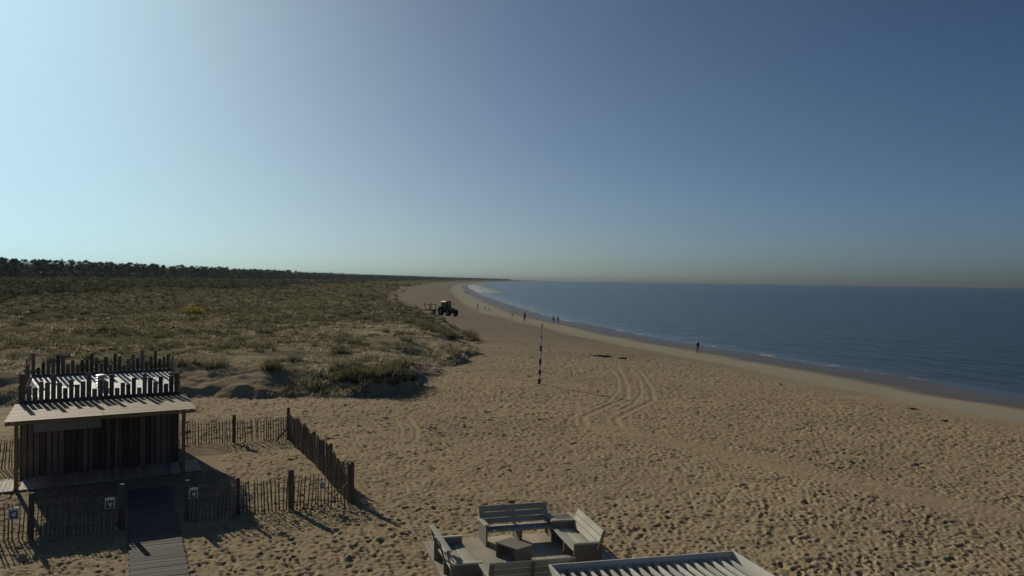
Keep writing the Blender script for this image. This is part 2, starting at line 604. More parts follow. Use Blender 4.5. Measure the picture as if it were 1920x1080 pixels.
M_SAND = sand_material()
M_DUNE = dune_material()
M_SEA = sea_material()
M_PALE = wood('weathered_slat_wood', (0.120, 0.096, 0.072), (0.240, 0.198, 0.157), 0.85)
M_POST = wood('round_post_wood', (0.076, 0.058, 0.044), (0.167, 0.128, 0.095), 0.8)
M_HUT = wood('dark_hut_boards', (0.111, 0.083, 0.065), (0.254, 0.198, 0.149), 0.75, 0.5)
M_BEAM = wood('stained_post_wood', (0.240, 0.158, 0.083), (0.375, 0.255, 0.135), 0.7)
M_ROOF = wood('awning_boards', (0.339, 0.246, 0.153), (0.515, 0.387, 0.251), 0.7, 0.22)
M_TERR = wood('bleached_terrace_boards', (0.510, 0.493, 0.442), (0.782, 0.765, 0.697), 0.6, 0.25, 26.0, 0.4)
M_DECK = wood('grey_deck_boards', (0.352, 0.300, 0.224), (0.580, 0.506, 0.382), 0.75, 0.25)
M_WALK = wood('boardwalk_boards', (0.100, 0.088, 0.073), (0.163, 0.144, 0.121), 0.8, 0.2)
M_BENCH = wood('bleached_bench_wood', (0.370, 0.351, 0.272), (0.616, 0.586, 0.478), 0.7, 0.2, 18)
M_BENCHD = wood('grey_bench_wood', (0.163, 0.148, 0.122), (0.276, 0.250, 0.210), 0.75, 0.25, 18)
M_PERG = wood('pergola_wood', (0.527, 0.501, 0.433), (0.816, 0.782, 0.689), 0.65, 0.2, 18)
M_WIRE = plain('fence_wire', (0.10, 0.095, 0.09), 0.6, 0.6)
M_BOARD = plain('grey_signboard', (0.30, 0.30, 0.29), 0.7, 0, 0.12, 1.5)
M_WHITE = plain('white_paint', (0.70, 0.70, 0.68), 0.55, 0, 0.10)
M_BLACK = plain('black_paint', (0.018, 0.017, 0.018), 0.5)
M_PRINT_BACKLIT = plain('backlit_blue_print', (0.045, 0.05, 0.17), 0.5)  # sun shining through the plate is put into this print colour
M_PRINT_SHADED = plain('shaded_dark_print', (0.02, 0.022, 0.04), 0.5)
M_METAL = plain('galvanised_metal', (0.42, 0.43, 0.43), 0.45, 0.8, 0.15)

# ------------------------------------------------------------------ terrain
def build_terrain():
    fine = np.arange(-36, 36.001, 0.105)
    coarse = np.arange(40, 321, 4.0)
    th = np.radians(np.concatenate([fine, coarse]))
    rr = list(np.arange(1.0, 10, 1.0)) + list(np.arange(10.0, 17, 0.12))
    r = 17.0
    while r < 13300:
        rr.append(r)
        r += 0.07 if r < 28 else 0.10 if r < 45 else 0.16 if r < 70 else 0.30 if r < 110 else r * 0.016 if r < 500 else r * 0.03
    rr = np.array(rr)
    nt, nr = len(th), len(rr)
    RR, TH = np.meshgrid(rr, th, indexing='ij')
    X, Y = RR * np.sin(TH), RR * np.cos(TH)
    Z, D, S = ground(X, Y, True, True)
    VEG = sstep(0.5, 6, S) * veg_density(X, Y)
    V = np.stack([X, Y, Z], -1).reshape(-1, 3)
    i = np.arange(nr - 1)[:, None] * nt
    j = np.arange(nt)[None, :]
    j2 = (j + 1) % nt
    Fc = np.stack([i + j, i + nt + j, i + nt + j2, i + j2], -1).reshape(-1, 4)
    Fc = Fc[:, ::-1]
    sf = S.ravel()[Fc].mean(1)
    df = D.ravel()[Fc].mean(1)
    cen = V[Fc].mean(1)
    keep = (cen[:, 1] > -350) & (cen[:, 0] > -7000)
    for name, mask, mat in (('beach', (sf <= 0) & (df > -60) & keep, M_SAND), ('dunes', (sf > 0) & keep, M_DUNE)):
        sub = Fc[mask]
        used, inv = np.unique(sub, return_inverse=True)
        me = np_mesh(name, V[used], inv.reshape(-1, 4), mat, {'shore': D.ravel()[used], 'inland': S.ravel()[used], 'veg': VEG.ravel()[used]}, True)
        tag(link(name, me), kind='structure')


build_terrain()


def build_sea():
    shore = np.array(SHORE, float)
    seg = np.hypot(*np.diff(shore, axis=0).T)
    cum = np.concatenate([[0], np.cumsum(seg)])
    t = np.concatenate([np.arange(0, 900, 6.0), np.geomspace(900, cum[-1], 160)])
    sx, sy = np.interp(t, cum, shore[:, 0]), np.interp(t, cum, shore[:, 1])
    k = np.ones(9) / 9
    pad = lambda a: np.convolve(np.pad(a, 4, mode='reflect', reflect_type='odd'), k, 'valid')
    sx, sy = pad(sx), pad(sy)
    off = np.array([-14, -6, -2, 0, 0.4, 0.8, 1.2, 1.8, 2.6, 4, 6, 9, 13, 20, 30, 50, 90, 160, 300, 600, 1200, 2500, 5000, 9000, 13500])
    SX, OF = np.meshgrid(sx, off, indexing='ij')
    SY, _ = np.meshgrid(sy, off, indexing='ij')
    wig = fbm(SX + 0 * OF, SY, 9, 101, 2) * 1.6 * (OF < 40)
    X = SX + OF + wig
    wave = 0.0
    near = (OF > 3) & (OF < 300)
    V = np.stack([X, SY, np.full_like(X, -3.0)], -1).reshape(-1, 3)
    nt, no = X.shape
    i = np.arange(nt - 1)[:, None] * no
    j = np.arange(no - 1)[None, :]
    Fc = np.stack([i + j, i + j + 1, i + no + j + 1, i + no + j], -1).reshape(-1, 4)
    tag(link('sea', np_mesh('sea', V, Fc, M_SEA, {'offshore': OF.ravel()}, True)), kind='structure')
    # open water from the last shore row out to the horizon
    last = V.reshape(nt, no, 3)[-1]
    far = last.copy()
    far[:, 1] += 700
    V2 = np.concatenate([last, far])
    F2 = np.stack([np.arange(no - 1), np.arange(1, no), no + np.arange(1, no), no + np.arange(no - 1)], -1)
    tag(link('sea', np_mesh('sea', V2, F2, M_SEA, {'offshore': np.concatenate([np.maximum(off, 50)] * 2)})), kind='structure')


build_sea()

# ------------------------------------------------------------------ boards shared between alike pieces
def board_mesh(name, mat, ch=0.12):
    """unit board along X (0..1), width 1 in Y, thickness 1 in Z, long top edges chamfered"""
    m = MB()
    prof = [(-0.5, -0.5), (0.5, -0.5), (0.5, 0.5 - 2 * ch), (0.5 - ch, 0.5), (-0.5 + ch, 0.5), (-0.5, 0.5 - 2 * ch)]
    k = len(prof)
    vs_ = [(0, y, z) for y, z in prof] + [(1, y, z) for y, z in prof]
    fs_ = [tuple(reversed(range(k))), tuple(range(k, 2 * k))] + [(i, (i + 1) % k, k + (i + 1) % k, k + i) for i in range(k)]
    m.add(vs_, fs_)
    return m.mesh(name, mat)


_BM = {}


def board(name, parent, a, b, w, t, mat, up=(0, 0, 1), label=None):
    """one board from a to b (points in the parent's space), drawn from shared mesh data"""
    me = _BM.get(mat.name)
    if me is None:
        me = _BM[mat.name] = board_mesh('board_' + mat.name, mat, 0.06)
    o = bpy.data.objects.new(name, me)
    COL.objects.link(o)
    a, b = Vector(a), Vector(b)
    X = b - a
    L = X.length
    X.normalize()
    Y = Vector(up).cross(X)
    if Y.length < 1e-4:
        Y = Vector((0, 1, 0)).cross(X)
    Y.normalize()
    Z = X.cross(Y)
    m = Matrix(((X.x * L, Y.x * w, Z.x * t, a.x), (X.y * L, Y.y * w, Z.y * t, a.y), (X.z * L, Y.z * w, Z.z * t, a.z), (0, 0, 0, 1)))
    if parent is not None:
        o.parent = parent
    o.matrix_basis = m
    if label:
        o['label'] = label
    return o


# ------------------------------------------------------------------ beach hut with palisade roof terrace
HX, HY = -16.15, 27.83
EX = Vector((math.cos(R(34.5)), math.sin(R(34.5)), 0))
EY = Vector((-math.sin(R(25.5)), math.cos(R(25.5)), 0))


def hp(x, y, z):
    p = EX * x + EY * y
    return Vector((p.x, p.y, z))


def hut():
    root = empty('beach_hut', (HX, HY, 0), 0, 'dark wooden beach hut with sloping awning and uneven palisade round its roof', 'hut')
    W, F0, DEP = 5.2, 1.86, 4.6          # width, front wall, depth

    def hexa(name, x0, x1, y0, y1, z0, z1, mat, par=root, z1b=None):
        zb = z1 if z1b is None else z1b
        m = MB()
        m.hexa([hp(x0, y0, z0), hp(x1, y0, z0), hp(x1, y1, z0), hp(x0, y1, z0), hp(x0, y0, z1), hp(x1, y0, z1), hp(x1, y1, zb), hp(x0, y1, zb)])
        return m.build(name, mat, par)
    ZF, ZB = 2.72, 3.12                   # terrace height at the front and at the back
    hexa('wall', 0.0, W, F0, F0 + DEP, 0.06, ZF - 0.12, M_HUT, z1b=ZB - 0.12)
    # cladding boards on the four sides
    n = 27
    for i in range(n):
        x = 0.02 + (W - 0.04) * (i + 0.5) / n
        jig = random.uniform(-0.006, 0.006)
        if 0.52 < x < 0.60 or 3.02 < x < 3.10:
            continue
        board('wall_board', root, hp(x, F0 - 0.022 + jig, 0.10), hp(x, F0 - 0.022 + jig, ZF - 0.14), W / n * 0.80, 0.03, M_HUT, up=-EY)
    for i in range(22):
        t = (i + 0.5) / 22
        y = F0 + DEP * t
        zt = ZF + (ZB - ZF) * t - 0.14
        board('wall_board', root, hp(-0.02, y, 0.08), hp(-0.02, y, zt), DEP / 22 * 0.86, 0.03, M_HUT, up=-EX)
        board('wall_board', root, hp(W + 0.02, y, 0.08), hp(W + 0.02, y, zt), DEP / 22 * 0.86, 0.03, M_HUT, up=EX)
    # door frame and a serving hatch batten, signboard hung under the awning
    hexa('door_frame', 3.03, 3.09, F0 - 0.075, F0 - 0.002, 0.08, 2.2, M_BEAM)
    hexa('door_frame', 3.98, 4.04, F0 - 0.075, F0 - 0.04, 0.08, 2.2, M_BEAM)
    sb = MB()
    sb.hexa([hp(0.40, F0 - 0.13, 1.66), hp(2.54, F0 - 0.13, 1.66), hp(2.54, F0 - 0.09, 1.66), hp(0.40, F0 - 0.09, 1.66),
             hp(0.40, F0 - 0.15, 2.06), hp(2.54, F0 - 0.15, 2.06), hp(2.54, F0 - 0.11, 2.06), hp(0.40, F0 - 0.11, 2.06)])
    o = sb.build('signboard', M_BOARD, root)
    o['label'] = 'plain grey signboard under the awning'
    # awning: posts, beams, rafters, boards
    AF, AB, ZA, ZAB = -1.75, F0 - 0.06, 2.60, 2.66
    for x, y in ((0.02, 0.05), (5.28, 0.05)):
        p = MB()
        p.hexa([hp(x - .06, y - .06, 0.0), hp(x + .06, y - .06, 0.0), hp(x + .06, y + .06, 0.0), hp(x - .06, y + .06, 0.0),
                hp(x - .06, y - .06, 2.44), hp(x + .06, y - .06, 2.44), hp(x + .06, y + .06, 2.44), hp(x - .06, y + .06, 2.44)])
        p.build('post', M_BEAM, root)
    hexa('beam', -0.14, 5.45, -0.02, 0.12, 2.44, 2.505, M_BEAM)
    hexa('fascia', -0.15, 5.52, AF - 0.028, AF - 0.004, ZA - 0.11, ZA - 0.02, M_BEAM)
    slope = (ZAB - ZA) / (AB - AF)
    for i in range(9):
        x = -0.07 + 5.48 * i / 8
        m = MB()
        c = []
        for zz in (-0.10, -0.018):
            c += [hp(x - .03, AF, ZA + zz), hp(x + .03, AF, ZA + zz), hp(x + .03, AB, ZAB + zz), hp(x - .03, AB, ZAB + zz)]
        m.hexa(c)
        m.build('rafter', M_BEAM, root)
    nb = 24
    for k in range(nb):
        t = (k + 0.5) / nb
        y = AF + (AB - AF) * t
        z = ZA + slope * (y - AF)
        up = EX.cross(EY + Vector((0, 0, slope)))
        for xa, xb in ((-0.18 + 0.02 * random.random(), 2.60), (2.612, 5.54 - 0.06 * t + 0.02 * random.random())):
            dz = random.uniform(0, 0.006)
            board('awning_board', root, hp(xa, y, z + dz), hp(xb, y, z + dz), (AB - AF) / nb * 0.955, 0.026, M_ROOF, up=up)
    # terrace floor boards
    nf = 38
    for i in range(nf):
        x = 0.03 + (W - 0.06) * (i + 0.5) / nf
        dz = random.uniform(0, 0.006)
        for ya, yb in ((0.06, 0.42), (0.4225, 0.97)):
            board('floor_board', root, hp(x, F0 + DEP * ya, ZF + (ZB - ZF) * ya + dz - 0.015), hp(x, F0 + DEP * yb, ZF + (ZB - ZF) * yb + dz - 0.015), W / nf * 0.93, 0.028, M_TERR)
    # rails the palisade is nailed to
    hexa('rail', -0.03, W + 0.03, F0 - 0.04, F0 + 0.06, ZF - 0.11, ZF + 0.06, M_HUT)
    hexa('rail', -0.03, W + 0.03, F0 + DEP - 0.06, F0 + DEP + 0.04, ZB - 0.11, ZB + 0.09, M_HUT)
    hexa('rail', -0.05, 0.03, F0 + 0.07, F0 + DEP - 0.07, ZF - 0.1, ZF + 0.05, M_HUT, z1b=ZB + 0.06)
    hexa('rail', W - 0.03, W + 0.05, F0 + 0.07, F0 + DEP - 0.07, ZF - 0.1, ZF + 0.05, M_HUT, z1b=ZB + 0.06)
    front = [.98, .57, .50, .70, .65, .93, .63, .43, .71, .53, .64, .92, .35, .66, .60, .82, .33, .51, .45, .67, .30, .80, .64, .48, .67, .39, .68, .78]
    back = [.92, .35, .55, .62, .70, .82, .80, .44, .60, .40, .58, .62, .84, .66, .42, .68, .34, .80, .66, .32, .56, .74, .58, .90, .44, .62, .86, .52, .60, .70]
    for i, h in enumerate(front):
        x = 0.06 + (W - 0.12) * i / (len(front) - 1)
        board('palisade_board', root, hp(x, F0 - 0.058, ZF - 0.05), hp(x, F0 - 0.058, ZF + h), 0.145 + 0.02 * random.random(), 0.028, M_HUT, up=-EY)
    for i, h in enumerate(back):
        x = 0.06 + (W - 0.12) * i / (len(back) - 1)
        board('palisade_board', root, hp(x, F0 + DEP + 0.058, ZB - 0.05), hp(x, F0 + DEP + 0.058, ZB + h), 0.118 + 0.03 * random.random(), 0.028, M_HUT, up=-EY)
    for sx, sgn in ((-0.066, 1), (W + 0.066, 1)):
        for i in range(23):
            t = (i + 0.4) / 23
            h = random.choice((.45, .6, .75, .9, .98)) if sx < 0 else random.choice((.5, .6, .7, .8, .85))
            zz = ZF + (ZB - ZF) * t
            board('palisade_board', root, hp(sx, F0 + DEP * t, zz - 0.05), hp(sx, F0 + DEP * t, zz + h), 0.125 + 0.03 * random.random(), 0.028, M_HUT, up=EX)
    # louvred vent on the terrace
    vx, vy = 2.52, F0 + 2.1
    zt = ZF + (ZB - ZF) * 2.1 / DEP
    v = MB()
    c = hp(vx, vy, 0)
    v.tube([(c.x, c.y, zt - 0.01), (c.x, c.y, zt + 0.42)], 0.10, 14)
    vent = v.build('roof_vent', M_METAL, root)
    for k in range(4):
        m = MB()
        z = zt + 0.08 + k * 0.105
        m.tube([(c.x, c.y, z), (c.x, c.y, z + 0.03), (c.x, c.y, z + 0.05)], [0.19, 0.185, 0.11], 16)
        m.build('vent_cowl', M_METAL, vent, False)
    return root


hut()


def deck_planks(root, fn, x0, x1, pitch, y0, y1, mat, name='plank', t=0.032, joint=None):
    n = int(round((x1 - x0) / pitch))
    for i in range(n):
        x = x0 + (x1 - x0) * (i + 0.5) / n
        dz = random.uniform(0, 0.006)
        segs = [(y0, y1)] if joint is None else [(y0, joint - 0.002), (joint + 0.002, y1)]
        for a, b in segs:
            pa, pb = fn(x, a), fn(x, b)
            board(name, root, pa + Vector((0, 0, dz)), pb + Vector((0, 0, dz)), (x1 - x0) / n * 0.94, t, mat)


def porch_deck():
    root = empty('porch_deck', (HX, HY, 0), 0, 'low plank deck in front of the hut, mostly in its shadow', 'deck')
    for x0, x1, nm in ((-2.6, -0.06, 0), (0.10, 5.2, 1), (5.36, 5.9, 2)):
        deck_planks(root, lambda x, y: hp(x, y, 0.10), x0, x1, 0.145, -0.12, 1.80, M_DECK)
    m = MB()
    m.hexa([hp(-2.62, -0.15, -0.08), hp(5.92, -0.15, -0.08), hp(5.92, -0.125, -0.08), hp(-2.62, -0.125, -0.08), hp(-2.62, -0.15, 0.085), hp(5.92, -0.15, 0.085), hp(5.92, -0.125, 0.085), hp(-2.62, -0.125, 0.085)])
    m.build('edge_board', M_HUT, root)
    for y in (0.25, 0.95, 1.65):
        m = MB()
        m.hexa([hp(-2.55, y, -0.06), hp(5.85, y, -0.06), hp(5.85, y + .06, -0.06), hp(-2.55, y + .06, -0.06), hp(-2.55, y, 0.08), hp(5.85, y, 0.08), hp(5.85, y + .06, 0.08), hp(-2.55, y + .06, 0.08)])
        m.build('joist', M_HUT, root)


porch_deck()


def boardwalk():
    A, B = Vector((-7.55, 18.6, 0)), Vector((-12.05, 28.55, 0))
    D = (B - A)
    L = D.length
    D.normalize()
    N = Vector((D.y, -D.x, 0))
    root = empty('boardwalk', A, 0, 'narrow plank boardwalk leading over the sand to the hut', 'boardwalk')
    n = int(L / 0.125)
    for i in range(n):
        t = (i + 0.5) * L / n
        c = D * t
        wob = 0.012 * math.sin(i * 1.7) + random.uniform(-0.008, 0.008)
        z = 0.052 + random.uniform(0, 0.009)
        sk = random.uniform(-0.006, 0.006)
        board('plank', root, c - N * (0.66 + wob) + D * sk + Vector((0, 0, z)), c + N * (0.66 - wob) - D * sk + Vector((0, 0, z)), L / n * 0.945, 0.03, M_WALK)
    for s_ in (-0.5, 0.5):
        m = MB()
        m.bar(N * s_ + Vector((0, 0, 0.005)) + D * 0.02, N * s_ + D * (L - 0.02) + Vector((0, 0, 0.005)), 0.08, 0.06)
        m.build('bearer', M_HUT, root)


boardwalk()

# ------------------------------------------------------------------ chestnut paling fences
SLATS = []
for k in range(6):
    m = MB()
    pts, rad = [], []
    bend = random.uniform(-0.025, 0.025)
    for i in range(5):
        t = i / 4
        pts.append((bend * math.sin(t * math.pi) + random.uniform(-0.006, 0.006), random.uniform(-0.004, 0.004), t))
        rad.append(random.uniform(0.017, 0.024) if i < 4 else 0.012)
    m.tube(pts, rad, 5)
    SLATS.append(m.mesh('paling', M_PALE))
POSTM = {}


def round_post(parent, p, h, r, name='post', lean=(0, 0)):
    key = 'post'
    if key not in POSTM:
        m = MB()
        m.tube([(0, 0, 0), (0, 0, 0.5), (0, 0, 0.97), (0, 0, 1.0)], [1.0, 0.97, 0.95, 0.78], 10)
        POSTM[key] = m.mesh('fence_post', M_POST)
    o = bpy.data.objects.new(name, POSTM[key])
    COL.objects.link(o)
    o.parent = parent
    q = Vector((lean[0], lean[1], 1)).to_track_quat('Z', 'Y')
    o.matrix_basis = Matrix.Translation((p[0], p[1], p[2] - 0.25)) @ q.to_matrix().to_4x4() @ Matrix.Diagonal((r, r, h + 0.25, 1))
    return o


def fence(label, A, B, posts, step=0.105, h=1.06, hv=0.06, lean=0.03, wave=0.0):
    """posts: (fraction, height, radius)"""
    A, B = Vector((*A, 0)), Vector((*B, 0))
    root = empty('paling_fence', (A.x, A.y, 0), 0, label, 'fence', 'chestnut paling fences around the hut')
    D = B - A
    L = D.length
    D.normalize()
    N = Vector((-D.y, D.x, 0))
    for t, ph, pr in posts:
        p = A + D * L * t
        round_post(root, D * L * t + N * 0.05 + Vector((0, 0, gz(p.x, p.y))), ph, pr, 'post', (random.uniform(-.02, .02), random.uniform(-.02, .02)))
    n = int(L / step)
    tops = []
    ph = random.uniform(0, 6)
    lx = 0
    for i in range(n + 1):
        t = i / n
        off = 0.03 * math.sin(t * 9 + ph)
        lx = lx * 0.8 + random.gauss(0, lean * 0.6)
        q = D * (L * t + random.uniform(-.012, .012)) + N * off
        w = A + q
        z = gz(w.x, w.y)
        hh = h + random.uniform(-hv, hv) * 0.6 + wave * math.sin(t * 17 + ph) * 0.5 + wave * 0.5 * math.sin(t * 41)
        o = bpy.data.objects.new('slat', random.choice(SLATS))
        COL.objects.link(o)
        o.parent = root
        up = (Vector((0, 0, 1)) + D * lx + N * random.gauss(0, 0.015)).normalized()
        qq = up.to_track_quat('Z', 'Y')
        sw = random.uniform(0.85, 1.25)
        o.matrix_basis = Matrix.Translation(q + Vector((0, 0, z - 0.08))) @ qq.to_matrix().to_4x4() @ Matrix.Rotation(random.uniform(0, 6.28), 4, 'Z') @ Matrix.Diagonal((sw, sw, hh + 0.08, 1))
        tops.append((q, z, hh))
    for fz in (0.22, 0.58, 0.86):
        for s_ in (-1, 1):
            pts = []
            for i, (q, z, hh) in enumerate(tops):
                pts.append(q + N * (0.021 * s_ * (1 if i % 2 else -1)) + Vector((0, 0, z + h * fz + 0.008 * math.sin(i))))
            m = MB()
            m.tube(pts, 0.0045, 4)
            m.build('wire', M_WIRE, root)
    return root, A, D, N, L


C1 = (-9.74, 37.48)
C2 = (-5.03, 27.03)
f, A, D, N, L = fence('paling fence behind the hut running up to the tall braced corner post', (-14.2, 35.45), C1, [(0.53, 1.19, 0.075), (1.0, 1.40, 0.07)], h=0.98)
m = MB()
m.bar(D * (L - 0.02) + Vector((0, 0, 0.62)) - N * 0.05, D * (L - 0.75) + Vector((0, 0, -0.1)) - N * 0.35, 0.07, 0.06)
m.build('brace', M_POST, f)
fence('long weathered paling fence receding along the open beach side of the yard', C1, C2, [(0.17, 1.22, 0.07), (0.46, 1.22, 0.07), (0.72, 1.30, 0.07), (1.0, 1.34, 0.065)], step=0.072, h=1.17, hv=0.1, wave=0.10)
f, A, D, N, L = fence('paling fence right of the boardwalk with a thick leaning post in its middle', (-9.40, 24.86), (C2[0] - 0.08, C2[1] - 0.02), [(0.0, 1.18, 0.07), (0.30, 1.12, 0.06), (0.63, 1.22, 0.095)], h=1.0, lean=0.05)
m = MB()
m.bar(D * (L - 0.05) + Vector((0, 0, 0.72)) - N * 0.1, D * (L - 0.8) + Vector((0, 0, 0.02)) - N * 0.16, 0.035, 0.03)
m.bar(D * (L - 0.75) + Vector((0, 0, 0.55)) - N * 0.12, D * (L - 0.1) + Vector((0, 0, 0.0)) - N * 0.13, 0.03, 0.025)
m.build('brace', M_PALE, f)
fence('paling fence left of the boardwalk crossed by the slanting shadow of the hut post', (-15.6, 21.7), (-10.86, 23.93), [(0.57, 1.24, 0.075), (1.0, 1.28, 0.08), (0.02, 1.2, 0.07)], h=1.0, lean=0.035)
fence('short paling fence at the left edge behind the lit porch planks', (-21.6, 29.6), (-17.75, 31.4), [(0.0, 1.2, 0.07), (0.5, 1.2, 0.07)], h=1.04, lean=0.04)


def fence_sign(loc, rz, w, h, label, lit):
    root = empty('sign', loc, rz, label, 'sign')
    m = MB()
    m.box(-w / 2, w / 2, 0.0, 0.012, -h / 2, h / 2)
    m.build('plate', M_WHITE, root)
    m = MB()
    b = w * 0.12
    m.box(-w / 2 + b, w / 2 - b, -0.003, 0.002, -h / 2 + b * 0.4, h / 2 - b * 1.6)
    m.build('printed_panel', M_PRINT_BACKLIT if lit else M_PRINT_SHADED, root)  # light painted into the print: backlit blue, darker on the shaded signs
    # white pictogram: rounded shapes
    m = MB()
    for cx, cz, rx, rz_ in ((-0.20, 0.30, 0.12, 0.09), (0.18, 0.32, 0.14, 0.10), (-0.13, -0.06, 0.09, 0.13), (0.12, 0.0, 0.15, 0.12), (0.06, -0.2, 0.13, 0.15)):
        n = 12
        ring = [(w * (cx + rx * math.cos(2 * math.pi * k / n)), h * (cz + rz_ * math.sin(2 * math.pi * k / n))) for k in range(n)]
        dy = -0.0005 * len(m.v) / 24
        m.add([(x, -0.006 + dy, z) for x, z in ring] + [(x, -0.0035, z) for x, z in ring], [tuple(range(n)), tuple(reversed(range(n, 2 * n)))] + [(i, n + i, n + (i + 1) % n, (i + 1) % n) for i in range(n)])
    m.build('pictogram', M_WHITE, root)
    return root


fence_sign((-13.22, 22.72, 0.78), R(25), 0.25, 0.29, 'small white sign with its print coloured backlit blue beside the post on the sunlit left fence', True)
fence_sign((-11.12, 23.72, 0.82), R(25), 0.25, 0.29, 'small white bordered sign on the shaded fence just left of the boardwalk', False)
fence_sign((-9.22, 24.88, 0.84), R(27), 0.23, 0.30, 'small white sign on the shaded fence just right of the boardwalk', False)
fence_sign((-5.83, 26.58, 0.72), R(27), 0.17, 0.20, 'tiny sign with its print coloured backlit blue on the sunlit fence near its right end', True)

# ------------------------------------------------------------------ seating platform, benches, tables, pergola
A15 = R(15.5)


def platform():
    root = empty('seating_platform', (-2.33, 23.02, 0), A15, 'low weathered plank platform under the group of benches', 'platform')
    W, DP = 4.6, 5.2
    n = 32
    for i in range(n):
        x = W * (i + 0.5) / n
        cut = random.uniform(-0.02, 0.02)
        board('plank', root, (x, cut, 0.085 + random.uniform(0, 0.005)), (x, -DP * 0.46, 0.085 + random.uniform(0, 0.005)), W / n * 0.955, 0.032, M_DECK)
        board('plank', root, (x, -DP * 0.46 - 0.004, 0.085 + random.uniform(0, 0.005)), (x, -DP, 0.085 + random.uniform(0, 0.005)), W / n * 0.955, 0.032, M_DECK)
    for nm, x0, x1, y0, y1 in (('edge_board', -0.03, -0.004, -DP, 0), ('edge_board', W + 0.004, W + 0.03, -DP, 0), ('edge_board', 0.0, W, -0.06, -0.034)):
        MB().box(x0, x1, y0, y1, -0.12, 0.066).build(nm, M_BENCHD, root)
    return root


platform()


def bench(loc, rz, w, label, d=0.84, back='closed', arms=(True, True)):
    """origin: back left corner on the deck; the bench faces -Y of its own space"""
    root = empty('bench', loc, rz, label, 'bench', 'big plank benches on the platform')
    sh, ah, bh, th = 0.40, 0.58, 0.86, 0.05
    for k, x in enumerate((0.0, w - th)):
        if not arms[k]:
            continue
        MB().box(x, x + th, -d + 0.02, -0.06, 0.0, ah - 0.042).build('side_panel', M_BENCHD, root)
        board('armrest', root, (x + th / 2, -d, ah - 0.02), (x + th / 2, -0.02, ah - 0.02), 0.125, 0.04, M_BENCH)
    if not arms[0]:
        MB().box(0.0, th, -d + 0.02, -0.06, 0.0, sh - 0.05).build('side_panel', M_BENCHD, root)
    MB().box(w * 0.5 - 0.03, w * 0.5 + 0.03, -d + 0.06, -0.1, 0.0, sh - 0.05).build('leg', M_BENCHD, root)
    sd = d - 0.14
    for i in range(5):
        y = -d + 0.015 + sd * (i + 0.5) / 5
        board('seat_board', root, (th + 0.004, y, sh - 0.02 - 0.012 * i), (w - th - 0.004, y, sh - 0.02 - 0.012 * i), sd / 5 * 0.95, 0.04, M_BENCH)
    lean = 0.16
    P = lambda x, z: Vector((x, -0.17 + lean * (z - sh) / (bh - sh), z))
    upv = Vector((0, -1, lean / (bh - sh)))
    if back == 'closed':
        zs = [(sh + 0.0, sh + 0.145), (sh + 0.155, sh + 0.30), (sh + 0.31, bh)]
    else:
        zs = [(sh + 0.06, sh + 0.16), (bh - 0.12, bh)]
    for z0, z1 in zs:
        zc = (z0 + z1) / 2
        board('backrest_board', root, P(0.0, zc), P(w, zc), z1 - z0, 0.04, M_BENCH if back != 'dark' else M_BENCHD, up=upv)
    if back == 'open':
        board('backrest_cap', root, P(-0.02, bh + 0.02) + Vector((0, 0.0, 0.0)), P(w + 0.02, bh + 0.02), 0.13, 0.035, M_BENCH)
    for x in (0.06, w * 0.5, w - 0.06):
        off = Vector((0, 0.045, 0))
        board('backrest_post', root, P(x, sh - 0.36) + off + Vector((0, 0.05, 0)), P(x, bh - 0.01) + off, 0.08, 0.04, M_BENCHD, up=upv)
    return root


DZ = 0.103
bench((-0.84, 23.42, DZ), R(16.5), 1.98, 'dark backed bench at the rear of the platform facing the viewer', d=0.86)
bench((1.92, 23.36, DZ), R(-77), 2.10, 'bench at the right of the platform with its pale backrest lit by the sun', d=0.80)
bench((-1.36, 19.45, DZ), R(106), 2.12, 'bench at the left of the platform with an open railed backrest seen from behind', d=0.80, back='open')
bench((1.52, 19.20, DZ), R(195), 2.0, 'nearest bench with its dark back to the viewer beside the slatted frame', d=0.86)


def corner_table():
    root = empty('corner_table', (1.10, 24.03, 0.0), R(16), 'square plank side table filling the corner between the rear and right benches', 'table')
    w, d, h = 0.66, 0.84, 0.58
    for i in range(5):
        y = -d + d * (i + 0.5) / 5
        board('top_board', root, (0, y, h), (w, y, h), d / 5 * 0.96, 0.035, M_BENCHD)
    MB().box(0.01, w - 0.01, -d + 0.01, -d + 0.05, DZ, h - 0.02).build('front_panel', M_BENCHD, root)
    MB().box(0.01, w - 0.01, -0.05, -0.01, 0.0, h - 0.02).build('back_panel', M_BENCHD, root)
    board('edge_strip', root, (w - 0.045, -d, h + 0.036), (w - 0.045, -0.02, h + 0.036), 0.09, 0.034, M_BENCH)


corner_table()


def low_table():
    root = empty('low_table', (0.14, 21.72, DZ), R(-46), 'low plank table turned at an angle in the middle of the benches', 'table')
    w, d, h = 0.82, 0.56, 0.36
    for i in range(4):
        y = -d / 2 + d * (i + 0.5) / 4
        board('top_board', root, (-w / 2, y, h), (w / 2, y, h), d / 4 * 0.97, 0.035, M_BENCHD)
    for x in (-w / 2 + 0.03, w / 2 - 0.075):
        MB().box(x, x + 0.045, -d / 2 + 0.01, d / 2 - 0.01, 0, h - 0.02).build('leg_panel', M_BENCHD, root)
    MB().box(-w / 2 + 0.08, w / 2 - 0.08, -0.02, 0.02, 0.16, 0.26).build('stretcher', M_BENCHD, root)


low_table()


